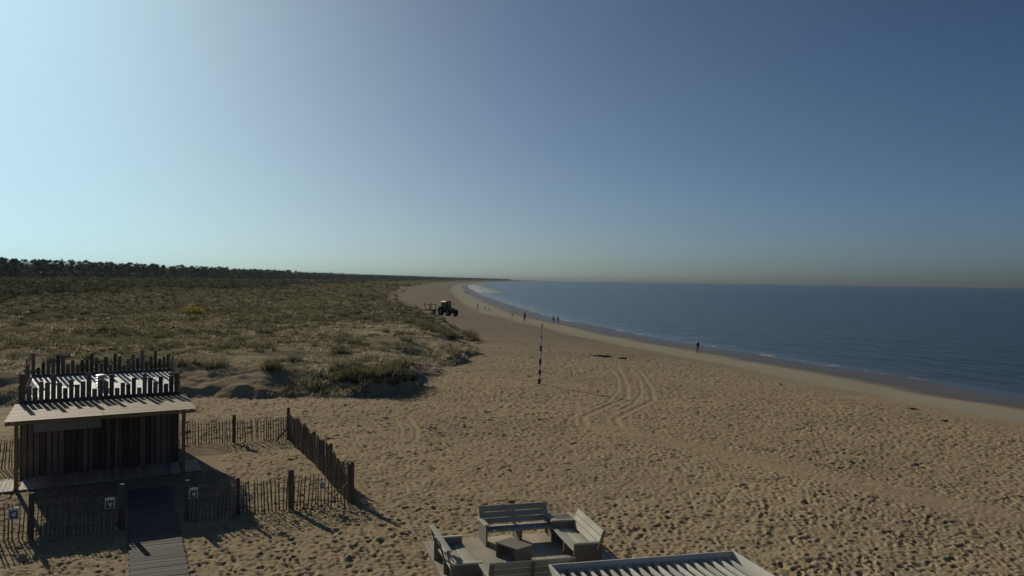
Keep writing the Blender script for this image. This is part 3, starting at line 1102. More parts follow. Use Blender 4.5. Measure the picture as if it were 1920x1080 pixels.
def slatted_frame():
    root = empty('slatted_frame', (0.90, 18.82, 0), R(14.8), 'pale slatted timber frame with a raised board rim in the near corner', 'timber frame')
    W, D, ZT = 4.55, 3.6, 0.92
    for k in range(4):
        z = ZT - 0.11 - k * 0.222
        board('frame_board', root, (0, 0, z), (W, 0, z), 0.214, 0.045, M_BENCHD if k else M_PERG, up=(0, 1, 0))
        board('frame_board', root, (0, -D, z), (W, -D, z), 0.214, 0.045, M_PERG, up=(0, -1, 0))
        board('frame_board', root, (0.0225, -0.024, z), (0.0225, -D + 0.024, z), 0.214, 0.045, M_PERG, up=(-1, 0, 0))
        board('frame_board', root, (W - 0.0225, -0.024, z), (W - 0.0225, -D + 0.024, z), 0.214, 0.045, M_PERG, up=(1, 0, 0))
    n = 19
    for i in range(n):
        x = 0.22 + (W - 0.44) * i / (n - 1)
        board('slat', root, (x, -0.024, ZT - 0.165 + random.uniform(-.004, .004)), (x, -D + 0.024, ZT - 0.165 + random.uniform(-.004, .004)), 0.072, 0.085, M_PERG)
    for y in (-D * 0.4, -D * 0.75):
        board('beam', root, (0.05, y, ZT - 0.26), (W - 0.05, y, ZT - 0.26), 0.06, 0.10, M_BENCHD)


slatted_frame()

# ------------------------------------------------------------------ banded beach pole
def striped_pole():
    x, y = 2.01, 60.2
    z0 = gz(x, y)
    root = empty('striped_pole', (x, y, z0), 0, 'tall leaning pole painted in black and white bands standing alone on the sand', 'pole')
    root.rotation_euler = (R(0.4), R(1.9), 0)
    marks = [0.0, 0.38, 0.68, 1.02, 1.37, 1.78, 2.32, 2.72, 3.28, 3.36]
    for i in range(len(marks) - 1):
        m = MB()
        r = 0.098 if i % 2 == 0 else 0.084
        z0_, z1_ = marks[i], marks[i + 1]
        if i == 0:
            z0_ = -0.4
        r *= 1 - 0.03 * i
        m.tube([(0, 0, z0_), (0, 0, z1_)], r, 12)
        m.build('black_band' if i % 2 == 0 else 'white_band', M_BLACK if i % 2 == 0 else M_WHITE, root, False)
    m = MB()
    m.tube([(0, 0, 3.36), (0.01, 0, 4.02)], [0.034, 0.03], 10)
    m.build('top_rod', M_METAL, root)
    m = MB()
    m.tube([(0.01, 0, 4.02), (0.012, 0, 4.2), (0.012, 0, 4.26)], [0.05, 0.045, 0.02], 10)
    m.build('top_cap', M_BENCHD, root)


striped_pole()

# ------------------------------------------------------------------ tractor and folded beach rake
M_TRACT = plain('tractor_paint', (0.060, 0.085, 0.055), 0.4, 0, 0.15)
M_TYRE = plain('tyre_rubber', (0.020, 0.019, 0.018), 0.9)
M_RIM = plain('wheel_rim', (0.30, 0.29, 0.26), 0.5, 0.2)
M_GLASS, _n, _l, _b = new_mat('cab_glass')
_b.inputs['Base Color'].default_value = (0.05, 0.06, 0.065, 1)
_b.inputs['Roughness'].default_value = 0.08
_b.inputs['Alpha'].default_value = 0.75
M_RED = plain('rusty_red_paint', (0.12, 0.045, 0.035), 0.6)
M_LAMP = plain('lamp_lens', (0.75, 0.72, 0.66), 0.2, 0, 0.05)


def wheel(parent, c, r, w, side):
    t = MB()
    n = 28
    prof = [(-w / 2, r * 0.58), (-w / 2, r * 0.9), (-w * 0.38, r), (w * 0.38, r), (w / 2, r * 0.9), (w / 2, r * 0.58)]
    vs_, fs_ = [], []
    for i in range(n):
        a = 2 * math.pi * i / n
        for y, q in prof:
            vs_.append((c[0] + q * math.cos(a), c[1] + y, c[2] + q * math.sin(a)))
    k = len(prof)
    for i in range(n):
        for j in range(k):
            fs_.append((i * k + j, i * k + (j + 1) % k, ((i + 1) % n) * k + (j + 1) % k, ((i + 1) % n) * k + j))
    t.add(vs_, fs_)
    for i in range(22):                                  # lugs
        a = 2 * math.pi * i / 22
        p = Vector((c[0] + r * 1.01 * math.cos(a), c[1], c[2] + r * 1.01 * math.sin(a)))
        tang = Vector((-math.sin(a), 0, math.cos(a)))
        t.bar(p + Vector((0, -w * 0.45, 0)) - tang * 0.05, p + Vector((0, w * 0.45, 0)) + tang * 0.05, 0.05, 0.05, up=(math.cos(a), 0, math.sin(a)))
    o = t.build('tyre', M_TYRE, parent)
    m = MB()
    m.tube([(c[0], c[1] - w * 0.3, c[2]), (c[0], c[1] + w * 0.3, c[2])], r * 0.575, 20)
    m.tube([(c[0], c[1] + side * w * 0.3, c[2]), (c[0], c[1] + side * w * 0.42, c[2])], r * 0.22, 12)
    m.build('rim', M_RIM, o)


def tractor():
    x, y = -14.1, 184.0
    root = empty('tractor', (x, y, gz(x, y)), R(-52), 'dark green tractor with closed cab parked on the upper beach', 'tractor')
    root.scale = (1.07, 1.07, 1.07)
    # x forward
    m = MB()
    m.box(-0.9, 2.35, -0.28, 0.28, 0.62, 1.0)
    m.box(-0.95, -0.2, -0.5, 0.5, 0.7, 1.35)
    m.box(2.25, 2.75, -0.38, 0.38, 0.55, 1.0)
    m.build('chassis', M_BLACK, root)
    m = MB()
    m.hexa([(0.75, -0.42, 1.0), (2.45, -0.36, 1.0), (2.45, 0.36, 1.0), (0.75, 0.42, 1.0), (0.75, -0.40, 1.78), (2.38, -0.31, 1.55), (2.38, 0.31, 1.55), (0.75, 0.40, 1.78)])
    m.build('bonnet', M_TRACT, root)
    g = MB()
    g.box(2.452, 2.475, -0.28, 0.28, 1.05, 1.45)
    g.build('grille', M_BLACK, root)
    for s_ in (-1, 1):
        MB().box(2.42, 2.47, s_ * 0.32 - 0.07, s_ * 0.32 + 0.07, 1.36, 1.47).build('headlight', M_LAMP, root)
    # cab
    cab = MB()
    for px, py in ((0.72, 0.62), (0.72, -0.62), (-0.78, 0.66), (-0.78, -0.66)):
        cab.bar((px, py, 1.2), (px - 0.06, py * 0.97, 2.78), 0.09, 0.09)
    cab.box(-0.82, 0.76, -0.66, 0.66, 1.1, 1.42)
    c = cab.build('cab', M_TRACT, root)
    gl = MB()
    gl.box(-0.74, 0.66, -0.60, 0.60, 1.43, 2.74)
    gl.build('window', M_GLASS, c)
    m = MB()
    m.hexa([(-0.95, -0.72, 2.78), (0.88, -0.72, 2.78), (0.88, 0.72, 2.78), (-0.95, 0.72, 2.78), (-0.85, -0.62, 2.95), (0.75, -0.62, 2.95), (0.75, 0.62, 2.95), (-0.85, 0.62, 2.95)])
    roof = m.build('roof', M_TRACT, root)
    b = MB()
    b.tube([(0.2, 0.5, 2.94), (0.2, 0.5, 3.12), (0.2, 0.5, 3.2)], [0.09, 0.1, 0.05], 10)
    b.build('beacon', M_LAMP, roof)
    b = MB()
    b.box(-0.98, -0.92, -0.6, 0.6, 2.84, 2.93)
    b.build('light_bar', M_LAMP, roof)
    e = MB()
    e.tube([(1.1, -0.5, 1.5), (1.1, -0.5, 2.55), (1.16, -0.5, 2.68)], 0.05, 8)
    e.build('exhaust', M_BLACK, root)
    for s_ in (-1, 1):
        f_ = MB()
        pr = []
        for k in range(8):
            a = R(15 + 150 * k / 7)
            pr.append((-0.55 + 0.98 * math.cos(a), 0.86 + 0.98 * math.sin(a)))
        vs_ = []
        for px, pz in pr:
            vs_ += [(px, s_ * 0.66, pz), (px, s_ * 1.12, pz), (px, s_ * 1.12, pz + 0.04), (px, s_ * 0.66, pz + 0.04)]
        fs_ = []
        for k in range(7):
            for j in range(4):
                fs_.append((k * 4 + j, k * 4 + (j + 1) % 4, k * 4 + 4 + (j + 1) % 4, k * 4 + 4 + j))
        f_.add(vs_, fs_)
        f_.build('fender', M_TRACT, root)
        mr = MB()
        mr.bar((0.75, s_ * 0.66, 2.3), (0.85, s_ * 1.15, 2.35), 0.03, 0.03)
        mr.box(0.83, 0.87, s_ * 1.15 - 0.1, s_ * 1.15 + 0.1, 2.15, 2.5)
        mr.build('mirror', M_BLACK, root)
        for nm, cx, r, w in (('rear_wheel', -0.55, 0.86, 0.5), ('front_wheel', 2.0, 0.66, 0.42)):
            wr = empty(nm, (0, 0, 0))
            wr.parent = root
            for k_ in ('label', 'category', 'group'):
                if k_ in wr:
                    del wr[k_]
            wheel(wr, (cx, s_ * 0.92, r - 0.03), r, w, s_)
    return root


tractor()


def beach_rake():
    x, y = -16.9, 186.3
    root = empty('beach_rake', (x, y, gz(x, y)), R(-30), 'rusty red folded rake implement coupled behind the tractor', 'farm implement')
    root.scale = (1.3, 1.3, 1.35)
    m = MB()
    m.bar((-1.4, -0.8, 0.75), (-1.4, 0.8, 0.75), 0.12, 0.12)
    m.bar((-0.2, -0.9, 0.75), (-0.2, 0.9, 0.75), 0.12, 0.12)
    for s_ in (-0.7, 0.0, 0.7):
        m.bar((-1.5, s_, 0.78), (0.5, s_ * 0.4, 0.72), 0.1, 0.1)
    m.bar((0.4, 0, 0.72), (1.5, 0.0, 0.6), 0.1, 0.1)
    m.build('frame', M_RED, root)
    for s_ in (-1, 1):
        m = MB()
        m.bar((-1.3, s_ * 0.75, 0.8), (-1.3, s_ * 0.95, 1.85), 0.1, 0.08)
        m.bar((-0.3, s_ * 0.75, 0.8), (-0.3, s_ * 0.95, 1.75), 0.1, 0.08)
        m.bar((-1.35, s_ * 0.92, 1.6), (-0.25, s_ * 0.92, 1.55), 0.08, 0.08)
        m.build('folded_wing', M_RED, root)
    for k in range(7):
        for xx in (-1.4, -0.2):
            m = MB()
            yy = -0.78 + 1.56 * k / 6
            m.tube([(xx, yy, 0.72), (xx - 0.12, yy, 0.45), (xx - 0.05, yy, 0.18)], 0.025, 5)
            m.build('tine', M_BLACK, root)
    for s_ in (-1, 1):
        m = MB()
        m.tube([(-0.85, s_ * 0.95, 0.38), (-0.85, s_ * 1.12, 0.38)], 0.38, 18)
        m.build('wheel', M_TYRE, root)


beach_rake()

# ------------------------------------------------------------------ people and dog
def flat(name, c, rough=0.8):
    return plain(name, c, rough, 0, 0.12, 12)


M_SKIN = flat('skin', (0.36, 0.22, 0.16), 0.6)
M_HAIR = flat('dark_hair', (0.03, 0.022, 0.017))
CL = {'dark': flat('dark_cloth', (0.018, 0.019, 0.024)), 'grey': flat('grey_cloth', (0.20, 0.20, 0.21)), 'red': flat('red_cloth', (0.24, 0.05, 0.04)),
      'denim': flat('denim_cloth', (0.035, 0.045, 0.07)), 'khaki': flat('khaki_cloth', (0.10, 0.085, 0.055)), 'white': flat('white_cloth', (0.6, 0.6, 0.58)), 'black': flat('black_cloth', (0.012, 0.012, 0.013))}


def skin_mesh(name, verts, edges, radii, root_i, mats, pick):
    me = bpy.data.meshes.new(name)
    me.from_pydata([tuple(v) for v in verts], edges, [])
    o = bpy.data.objects.new('temp_body', me)
    COL.objects.link(o)
    sm = o.modifiers.new('skin', 'SKIN')
    sm.use_smooth_shade = True
    for i, r in enumerate(radii):
        sv = me.skin_vertices[0].data[i]
        sv.radius = r if isinstance(r, tuple) else (r, r)
        sv.use_root = (i == root_i)
    ss = o.modifiers.new('sub', 'SUBSURF')
    ss.levels = 1
    ss.render_levels = 1
    dg = bpy.context.evaluated_depsgraph_get()
    out = bpy.data.meshes.new_from_object(o.evaluated_get(dg))
    bpy.data.objects.remove(o)
    out.name = name
    out.materials.clear()
    for mt in mats:
        out.materials.append(mt)
    for p in out.polygons:
        p.material_index = pick(p.center)
        p.use_smooth = True
    return out


def person(loc, facing, h, label, top, legs, stride=0.25, arms=0.15, bare=False, cap=None):
    """figure facing +X of its own space, walking; h is the standing height"""
    k = h / 1.75
    V, E, Rr = [], [], []

    def v(p, r, par=None):
        V.append((p[0] * k, p[1] * k, p[2] * k))
        Rr.append((r[0] * k, r[1] * k) if isinstance(r, tuple) else r * k)
        if par is not None:
            E.append((par, len(V) - 1))
        return len(V) - 1
    pel = v((0, 0, 0.93), (0.105, 0.14))
    wa = v((0.01, 0, 1.10), (0.095, 0.125), pel)
    ch = v((0.02, 0, 1.30), (0.115, 0.155), wa)
    nb = v((0.01, 0, 1.47), (0.062, 0.07), ch)
    nk = v((0.02, 0, 1.53), 0.052, nb)
    hd = v((0.035, 0, 1.62), (0.095, 0.078), nk)
    v((0.03, 0, 1.71), (0.075, 0.062), hd)
    for s_ in (-1, 1):
        sh = v((0.0, s_ * 0.17, 1.42), 0.062, ch)
        sw = arms * s_
        el = v((-0.02 + sw * 0.5, s_ * 0.225, 1.16), 0.043, sh)
        wr = v((0.03 + sw * 1.3, s_ * 0.225, 0.93), 0.030, el)
        pa = v((0.05 + sw * 1.5, s_ * 0.222, 0.86), (0.034, 0.022), wr)
        for f_, (dx, ln) in enumerate(((-0.03, 0.075), (-0.01, 0.085), (0.01, 0.08), (0.03, 0.065))):
            a = v((0.055 + sw * 1.55 + dx, s_ * 0.220, 0.815), 0.0095, pa)
            v((0.065 + sw * 1.6 + dx, s_ * 0.212, 0.815 - ln), 0.0085, a)
        v((0.10 + sw * 1.5, s_ * 0.21, 0.83), 0.010, pa)
        st = stride * s_ * -1
        hip = v((0.0, s_ * 0.09, 0.86), 0.088, pel)
        kn = v((st * 0.62 + 0.05, s_ * 0.095, 0.48), 0.058, hip)
        an = v((st * 1.05 - (0.10 if st < 0 else 0.0), s_ * 0.095, 0.10 if st < 0 else 0.075), 0.038, kn)
        v((st * 1.05 - (0.08 if st < 0 else 0.0) - 0.05, s_ * 0.095, 0.055 if st < 0 else 0.035), 0.034, an)
        v((st * 1.05 + 0.13 - (0.08 if st < 0 else 0.0), s_ * 0.10, 0.03), (0.026, 0.038), an)
    mats = [M_SKIN, CL[top], CL[legs]]

    def pick(c):
        z = c.z / k
        if z > 1.50:
            return 0
        if abs(c.y) / k > 0.185 and z < (1.22 if bare else 0.95):
            return 0
        if z > 0.95:
            return 1
        if z < (0.55 if bare else 0.09):
            return 0
        return 2
    root = bpy.data.objects.new('person', skin_mesh('person_body', V, E, Rr, pel, mats, pick))
    COL.objects.link(root)
    root.location = loc
    root.rotation_euler = (0, 0, facing)
    tag(root, label, 'person', 'people walking on the beach')
    m = MB()
    n, rows = 12, 5
    vs_, fs_ = [], []
    for i in range(rows):
        a = math.pi / 2 * i / (rows - 1) * 1.15 - 0.2
        for j in range(n):
            b = 2 * math.pi * j / n
            zz = 1.655 + 0.112 * math.sin(a) - (0.05 if math.cos(b) < 0 and i == 0 else 0)
            vs_.append((k * (0.022 + 0.110 * max(0.02, math.cos(a)) * math.cos(b)), k * 0.094 * max(0.02, math.cos(a)) * math.sin(b), k * zz))
    for i in range(rows - 1):
        for j in range(n):
            fs_.append((i * n + j, i * n + (j + 1) % n, (i + 1) * n + (j + 1) % n, (i + 1) * n + j))
    m.add(vs_, fs_)
    if cap:
        m.hexa([(k * .11, -k * .06, k * 1.655), (k * .20, -k * .05, k * 1.65), (k * .20, k * .05, k * 1.65), (k * .11, k * .06, k * 1.655), (k * .11, -k * .06, k * 1.67), (k * .20, -k * .05, k * 1.66), (k * .20, k * .05, k * 1.66), (k * .11, k * .06, k * 1.67)])
    m.build('cap' if cap else 'hair', CL[cap] if cap else M_HAIR, root, True)
    return root


def ground_pt(x, y):
    return (x, y, gz(x, y))


person(ground_pt(24.95, 114.0), R(-125), 1.74, 'person in dark clothes and pale cap walking alone near the wet sand at right', 'dark', 'khaki', 0.22, 0.2, False, 'white')
person(ground_pt(9.35, 190), R(70), 1.72, 'left one of a pair of walkers in black tops with bare legs', 'black', 'dark', 0.10, 0.12, True)
person(ground_pt(10.4, 191), R(75), 1.70, 'right one of a pair of walkers in black tops with bare legs', 'black', 'dark', 0.12, 0.12, True)
person(ground_pt(2.75, 182), R(-115), 1.76, 'person in dark clothes striding in front of another walker on the pale band', 'dark', 'black', 0.30, 0.2)
person(ground_pt(3.15, 203), R(-100), 1.78, 'person in grey top partly hidden behind a dark clad walker', 'grey', 'denim', 0.2, 0.15)
person(ground_pt(-10.1, 252), R(-20), 1.75, 'adult in red top and dark trousers standing left of two children', 'red', 'black', 0.08, 0.1)
person(ground_pt(-7.9, 252), R(160), 1.25, 'taller child in dark clothes between an adult and a smaller child', 'dark', 'dark', 0.12, 0.1)
person(ground_pt(-6.55, 246), R(150), 0.95, 'smallest child standing right of another child on the pale sand', 'dark', 'khaki', 0.08, 0.35)
person(ground_pt(-30.2, 556), R(80), 1.78, 'far walker in dark clothes left of a companion near the distant bend', 'dark', 'dark', 0.2, 0.15)
person(ground_pt(-29.0, 560), R(80), 1.70, 'far walker right of a companion near the distant bend', 'grey', 'denim', 0.2, 0.15)


def dog():
    V, E, Rr = [], [], []

    def v(p, r, par=None):
        V.append(p)
        Rr.append(r)
        if par is not None:
            E.append((par, len(V) - 1))
        return len(V) - 1
    hp_ = v((-0.28, 0, 0.46), 0.10)
    be = v((-0.05, 0, 0.45), 0.095, hp_)
    ch = v((0.20, 0, 0.46), 0.125, be)
    nk = v((0.36, 0, 0.60), 0.075, ch)
    hd = v((0.44, 0, 0.70), 0.080, nk)
    v((0.60, 0, 0.67), 0.040, hd)
    for s_ in (-1, 1):
        v((0.40, s_ * 0.07, 0.80), 0.025, hd)
        e = v((0.20, s_ * 0.09, 0.30), 0.050, ch)
        w = v((0.21, s_ * 0.09, 0.14), 0.030, e)
        v((0.23, s_ * 0.09, 0.02), 0.032, w)
        kn = v((-0.20, s_ * 0.09, 0.34), 0.065, hp_)
        hk = v((-0.36, s_ * 0.09, 0.19), 0.032, kn)
        pw = v((-0.34, s_ * 0.09, 0.03), 0.028, hk)
        v((-0.27, s_ * 0.09, 0.02), 0.028, pw)
    t = v((-0.42, 0, 0.52), 0.035, hp_)
    v((-0.58, 0, 0.64), 0.018, t)
    o = bpy.data.objects.new('dog', skin_mesh('dog_body', V, E, Rr, 0, [CL['black']], lambda c: 0))
    COL.objects.link(o)
    o.location = ground_pt(0.2, 226)
    o.rotation_euler = (0, 0, R(-60))
    tag(o, 'small dark dog alone on the pale sand left of a walker', 'dog')


dog()


M_DRIFT = wood('driftwood', (0.162, 0.126, 0.085), (0.264, 0.207, 0.145), 0.85)


def driftwood(loc, rz, L, label):
    root = empty('driftwood_log', loc, rz, label, 'driftwood')
    m = MB()
    pts = [(L * (i / 7 - 0.5), 0.05 * math.sin(i * 1.3), 0.05 + 0.03 * math.sin(i * 2.1)) for i in range(8)]
    m.tube(pts, [0.06, 0.10, 0.12, 0.13, 0.12, 0.11, 0.09, 0.05], 8)
    m.build('trunk', M_DRIFT, root, True)
    for i in (2, 5):
        m = MB()
        p = Vector(pts[i])
        m.tube([p, p + Vector((0.25, 0.12, 0.18)), p + Vector((0.42, 0.16, 0.34))], [0.05, 0.035, 0.015], 6)
        m.build('branch', M_DRIFT, root, True)


driftwood(ground_pt(9.3, 89.2), R(-12), 2.4, 'long low driftwood log lying on the sand beyond the tracks')
driftwood(ground_pt(11.5, 88.0), R(20), 1.0, 'short driftwood stump just right of the long log')


def stake():
    x, y = -4.35, 111.5
    root = empty('stake', ground_pt(x, y), 0, 'short dark stake stuck in the open sand near the dune foot', 'stake')
    m = MB()
    m.tube([(0, 0, -0.2), (0.01, 0, 0.25), (0.03, 0, 0.42)], [0.06, 0.055, 0.04], 8)
    m.build('shaft', M_POST, root)


stake()

M_WEED = leafy('dried_seaweed', [(0.0, (0.027, 0.021, 0.015)), (1.0, (0.090, 0.068, 0.045))], 0.1)


def clump_arrays(n, r, hgt, leaf, rng, flatten=1.0, up=0.3):
    """n leaf triangles-pairs spread through a mound of radius r"""
    u = rng.random(n) ** 0.5
    th = rng.uniform(0, 2 * math.pi, n)
    ph = np.arccos(rng.uniform(0, 1, n))
    c = np.stack([r * u * np.sin(ph) * np.cos(th), r * u * np.sin(ph) * np.sin(th), hgt * u * np.cos(ph)], -1)
    d1 = rng.normal(size=(n, 3))
    d1[:, 2] = d1[:, 2] * flatten + up
    d1 /= np.linalg.norm(d1, axis=1)[:, None]
    d2 = np.cross(d1, rng.normal(size=(n, 3)))
    d2 /= np.linalg.norm(d2, axis=1)[:, None]
    s = leaf * rng.uniform(0.6, 1.3, n)[:, None]
    V = np.stack([c - d1 * s - d2 * s * 0.10, c + d2 * s * 0.5, c + d1 * s, c - d2 * s * 0.5], 1).reshape(-1, 3)
    F = np.arange(n * 4).reshape(-1, 4)
    t = np.repeat(rng.random(n), 4)
    return V, F, t


_V, _F, _t = clump_arrays(90, 0.42, 0.10, 0.10, RNG, 0.3, 0.05)
WEED = np_mesh('seaweed_clump', _V, _F, M_WEED, {'tint': _t})
for k, (x, y, sx, sy, rz, lb) in enumerate([(26.6, 52.2, 0.55, 0.4, 20, 'dark seaweed clump on dry sand nearest the right edge'), (27.4, 58.0, 0.8, 0.3, -30, 'long dark seaweed clump strung along the edge of the pale band'),
                                            (22.3, 70.5, 0.5, 0.3, -40, 'farthest seaweed clump where dry sand meets the pale band')]):
    o = link('seaweed', WEED)
    o.location = ground_pt(x, y)
    o.rotation_euler = (0, 0, R(rz))
    o.scale = (sx, sy, 1)
    tag(o, lb, 'seaweed', 'seaweed clumps on the beach')

# ------------------------------------------------------------------ dune vegetation
M_GRASS = leafy('dune_grass', [(0.0, (0.084, 0.088, 0.044)), (0.35, (0.184, 0.165, 0.098)), (0.7, (0.367, 0.315, 0.206)), (1.0, (0.665, 0.578, 0.420))], 0.38)
M_SHRUB = leafy('dune_shrub', [(0.0, (0.052, 0.056, 0.028)), (0.5, (0.119, 0.108, 0.060)), (1.0, (0.245, 0.206, 0.119))], 0.3)
M_HEATH = leafy('heath_scrub', [(0.0, (0.049, 0.058, 0.035)), (0.6, (0.096, 0.098, 0.056)), (1.0, (0.166, 0.150, 0.088))], 0.3)
M_PINE = leafy('pine_needles', [(0.0, (0.048, 0.067, 0.050)), (0.6, (0.084, 0.112, 0.076)), (1.0, (0.133, 0.161, 0.105))], 0.35)
M_GORSE = leafy('yellow_flowers', [(0.0, (0.090, 0.098, 0.030)), (0.4, (0.330, 0.300, 0.030)), (1.0, (0.750, 0.630, 0.060))], 0.35)
M_BARK = plain('pine_bark', (0.075, 0.055, 0.042), 0.9)


def scatter(n, rmin, rmax, amin=-52, amax=2.0, power=1.0):
    """points over the dunes, thinning out with distance"""
    a = np.radians(RNG.uniform(amin, amax, n))
    t = RNG.random(n)
    r = 1.0 / ((1 - t) / rmin ** power + t / rmax ** power) ** (1 / power)
    return r * np.sin(a), r * np.cos(a), r


def tufts(X, Y, Z, hgt, width, nb, tint, spread=0.5, lean=0.35):
    n = len(X)
    c = np.stack([X, Y, Z], -1)[:, None, :]
    az = RNG.uniform(0, 2 * math.pi, (n, nb))
    out = np.stack([np.cos(az), np.sin(az), np.zeros_like(az)], -1)
    rad = (hgt * spread)[:, None] * RNG.random((n, nb))
    base = c + out * rad[..., None]
    hh = hgt[:, None] * RNG.uniform(0.5, 1.1, (n, nb))
    ln = hh * RNG.uniform(0.1, 2 * lean, (n, nb))
    tip = base + out * ln[..., None] + np.array([0.16, -0.10, 0]) * hh[..., None] + np.array([0, 0, 1.0]) * hh[..., None]
    az2 = RNG.uniform(0, math.pi, (n, nb))
    side = np.stack([np.cos(az2), np.sin(az2), np.zeros_like(az2)], -1) * (width[:, None] * RNG.uniform(0.6, 1.2, (n, nb)))[..., None] * 0.5
    low = np.array([0, 0, -0.04])
    V = np.stack([base - side + low, base + side + low, tip], 2).reshape(-1, 3)
    F = np.arange(len(V)).reshape(-1, 3)
    tt = np.clip(np.repeat((tint[:, None] + RNG.normal(0, 0.14, (n, nb))).ravel(), 3), 0, 1)
    return V, F, tt


def shrubs(X, Y, Z, rad, hgt, nl, leaf, tint):
    n = len(X)
    u = RNG.random((n, nl)) ** 0.4
    th = RNG.uniform(0, 2 * math.pi, (n, nl))
    ph = np.arccos(RNG.uniform(0, 1, (n, nl)))
    lump = 0.75 + 0.25 * np.sin(3 * th + RNG.uniform(0, 6, (n, 1)))
    c = np.stack([X[:, None] + rad[:, None] * u * lump * np.sin(ph) * np.cos(th), Y[:, None] + rad[:, None] * u * lump * np.sin(ph) * np.sin(th), Z[:, None] + hgt[:, None] * u * np.cos(ph) * lump], -1)
    d1 = RNG.normal(size=(n, nl, 3))
    d1[..., 2] += 0.4
    d1 /= np.linalg.norm(d1, axis=-1)[..., None]
    d2 = np.cross(d1, RNG.normal(size=(n, nl, 3)))
    d2 /= np.linalg.norm(d2, axis=-1)[..., None]
    s = (leaf[:, None] * RNG.uniform(0.6, 1.3, (n, nl)))[..., None]
    V = np.stack([c - d1 * s, c + d2 * s * 0.6, c + d1 * s], 2).reshape(-1, 3)
    F = np.arange(len(V)).reshape(-1, 3)
    tt = np.clip(np.repeat((tint[:, None] + RNG.normal(0, 0.18, (n, nl))).ravel(), 3), 0, 1)
    return V, F, tt


def merge(parts):
    Vs, Fs, Ts, k = [], [], [], 0
    for V, F, t in parts:
        Vs.append(V)
        Fs.append(F + k)
        Ts.append(t)
        k += len(V)
    return np.concatenate(Vs), np.concatenate(Fs), np.concatenate(Ts)


def vegetation():
    # short pale grass and litter of the near dune
    X, Y, r = scatter(56000, 44, 260, power=0.8)
    Z, d, s = ground(X, Y, False, True)
    vd = veg_density(X, Y)
    dens = vnoise(X / 4.0, Y / 4.0, 200) * 1.2 + 0.6 * vnoise(X / 1.3, Y / 1.3, 201) + 0.5 * vnoise(X / 13.0, Y / 13.0, 202)
    keep = (s > 0.3) & (dens > np.interp(s, [0, 4, 12], [0.24, 0.06, -0.16]) + np.interp(r, [50, 95], [0.14, 0.0]))
    X, Y, Z, r, s, vd = X[keep], Y[keep], Z[keep], r[keep], s[keep], vd[keep]
    n = len(X)
    hgt = RNG.uniform(0.08, 0.27, n) * np.interp(r, [45, 120, 260], [0.9, 1.35, 2.0])
    tint = np.clip(RNG.normal(0.92, 0.16, n) - 0.46 * vd + 0.35 * vnoise(X / 9, Y / 9, 210), 0, 1)
    V, F, t = tufts(X, Y, Z, hgt, np.interp(r, [45, 260], [0.06, 0.22]), 9, tint, 0.9, 0.6)
    tag(link('dune_grass', np_mesh('dune_grass', V, F, M_GRASS, {'tint': t})), kind='stuff')
    # small dark cushions and tufts between the pale grass
    X, Y, r = scatter(5500, 47, 190, power=0.8)
    Z, d, s = ground(X, Y, False, True)
    keep = (s > 0.5) & (vnoise(X / 3.0, Y / 3.0, 206) + 0.6 * vnoise(X / 17.0, Y / 17.0, 207) > 0.10)
    X, Y, Z, r = X[keep], Y[keep], Z[keep], r[keep]
    n = len(X)
    V, F, t = tufts(X, Y, Z, RNG.uniform(0.2, 0.55, n), np.full(n, 0.06), 26, np.clip(RNG.normal(0.20, 0.12, n), 0, 1), 0.8, 0.5)
    tag(link('dark_tufts', np_mesh('dark_tufts', V, F, M_GRASS, {'tint': t})), kind='stuff')
    # olive low shrubs mixed in
    X, Y, r = scatter(24000, 48, 900, power=0.65)
    Z, d, s = ground(X, Y, False, True)
    dens = vnoise(X / 11.0, Y / 11.0, 220) * 0.7 + 0.5 * vnoise(X / 4, Y / 4, 221) + np.interp(r, [50, 90, 160], [-0.30, 0.0, 0.5])
    keep = (s > 2.0) & (dens > 0.02)
    X, Y, Z, r, s = X[keep], Y[keep], Z[keep], r[keep], s[keep]
    n = len(X)
    rad = RNG.uniform(0.22, 0.75, n) * np.interp(r, [50, 150, 420, 900], [0.65, 1.15, 2.4, 4.5])
    tint = np.clip(RNG.normal(0.62, 0.22, n) - np.interp(s, [30, 110], [0, 0.3]) + 0.3 * vnoise(X / 30, Y / 30, 225), 0, 1)
    V, F, t = shrubs(X, Y, Z - 0.05, rad, np.minimum(rad * RNG.uniform(0.35, 0.7, n), 1.3), 24, rad * 0.30, tint)
    tag(link('dune_scrub', np_mesh('dune_scrub', V, F, M_SHRUB, {'tint': t})), kind='stuff')
    # dark heath belt between the open dune and the pines
    X, Y, r = scatter(18000, 120, 2600, power=0.6)
    Z, d, s = ground(X, Y, False, True)
    keep = (s > 40) & (s + 60 * vnoise(X / 40, Y / 40, 230) > 72) & (X > -356)
    X, Y, Z, r = X[keep], Y[keep], Z[keep], r[keep]
    n = len(X)
    rad = RNG.uniform(0.8, 2.0, n) * np.interp(r, [110, 400, 2600], [0.9, 1.6, 4.5])
    V, F, t = shrubs(X, Y, Z - 0.1, rad, np.minimum(rad * RNG.uniform(0.4, 0.8, n), 3.0), 24, np.maximum(rad * 0.30, 0.25), np.clip(RNG.normal(0.5, 0.25, n), 0, 1))
    tag(link('heath_scrub', np_mesh('heath_scrub', V, F, M_HEATH, {'tint': t})), kind='stuff')


vegetation()


def marram(n_blades, h, tint, seed):
    V, F, t = tufts(np.zeros(1), np.zeros(1), np.zeros(1), np.array([h]), np.array([0.045]), n_blades, np.array([tint]), 0.75, 0.45)
    return np_mesh('marram_tuft', V, F, M_GRASS, {'tint': t})


MARR = [marram(170, 0.62, 0.16 + 0.06 * k, k) for k in range(5)]


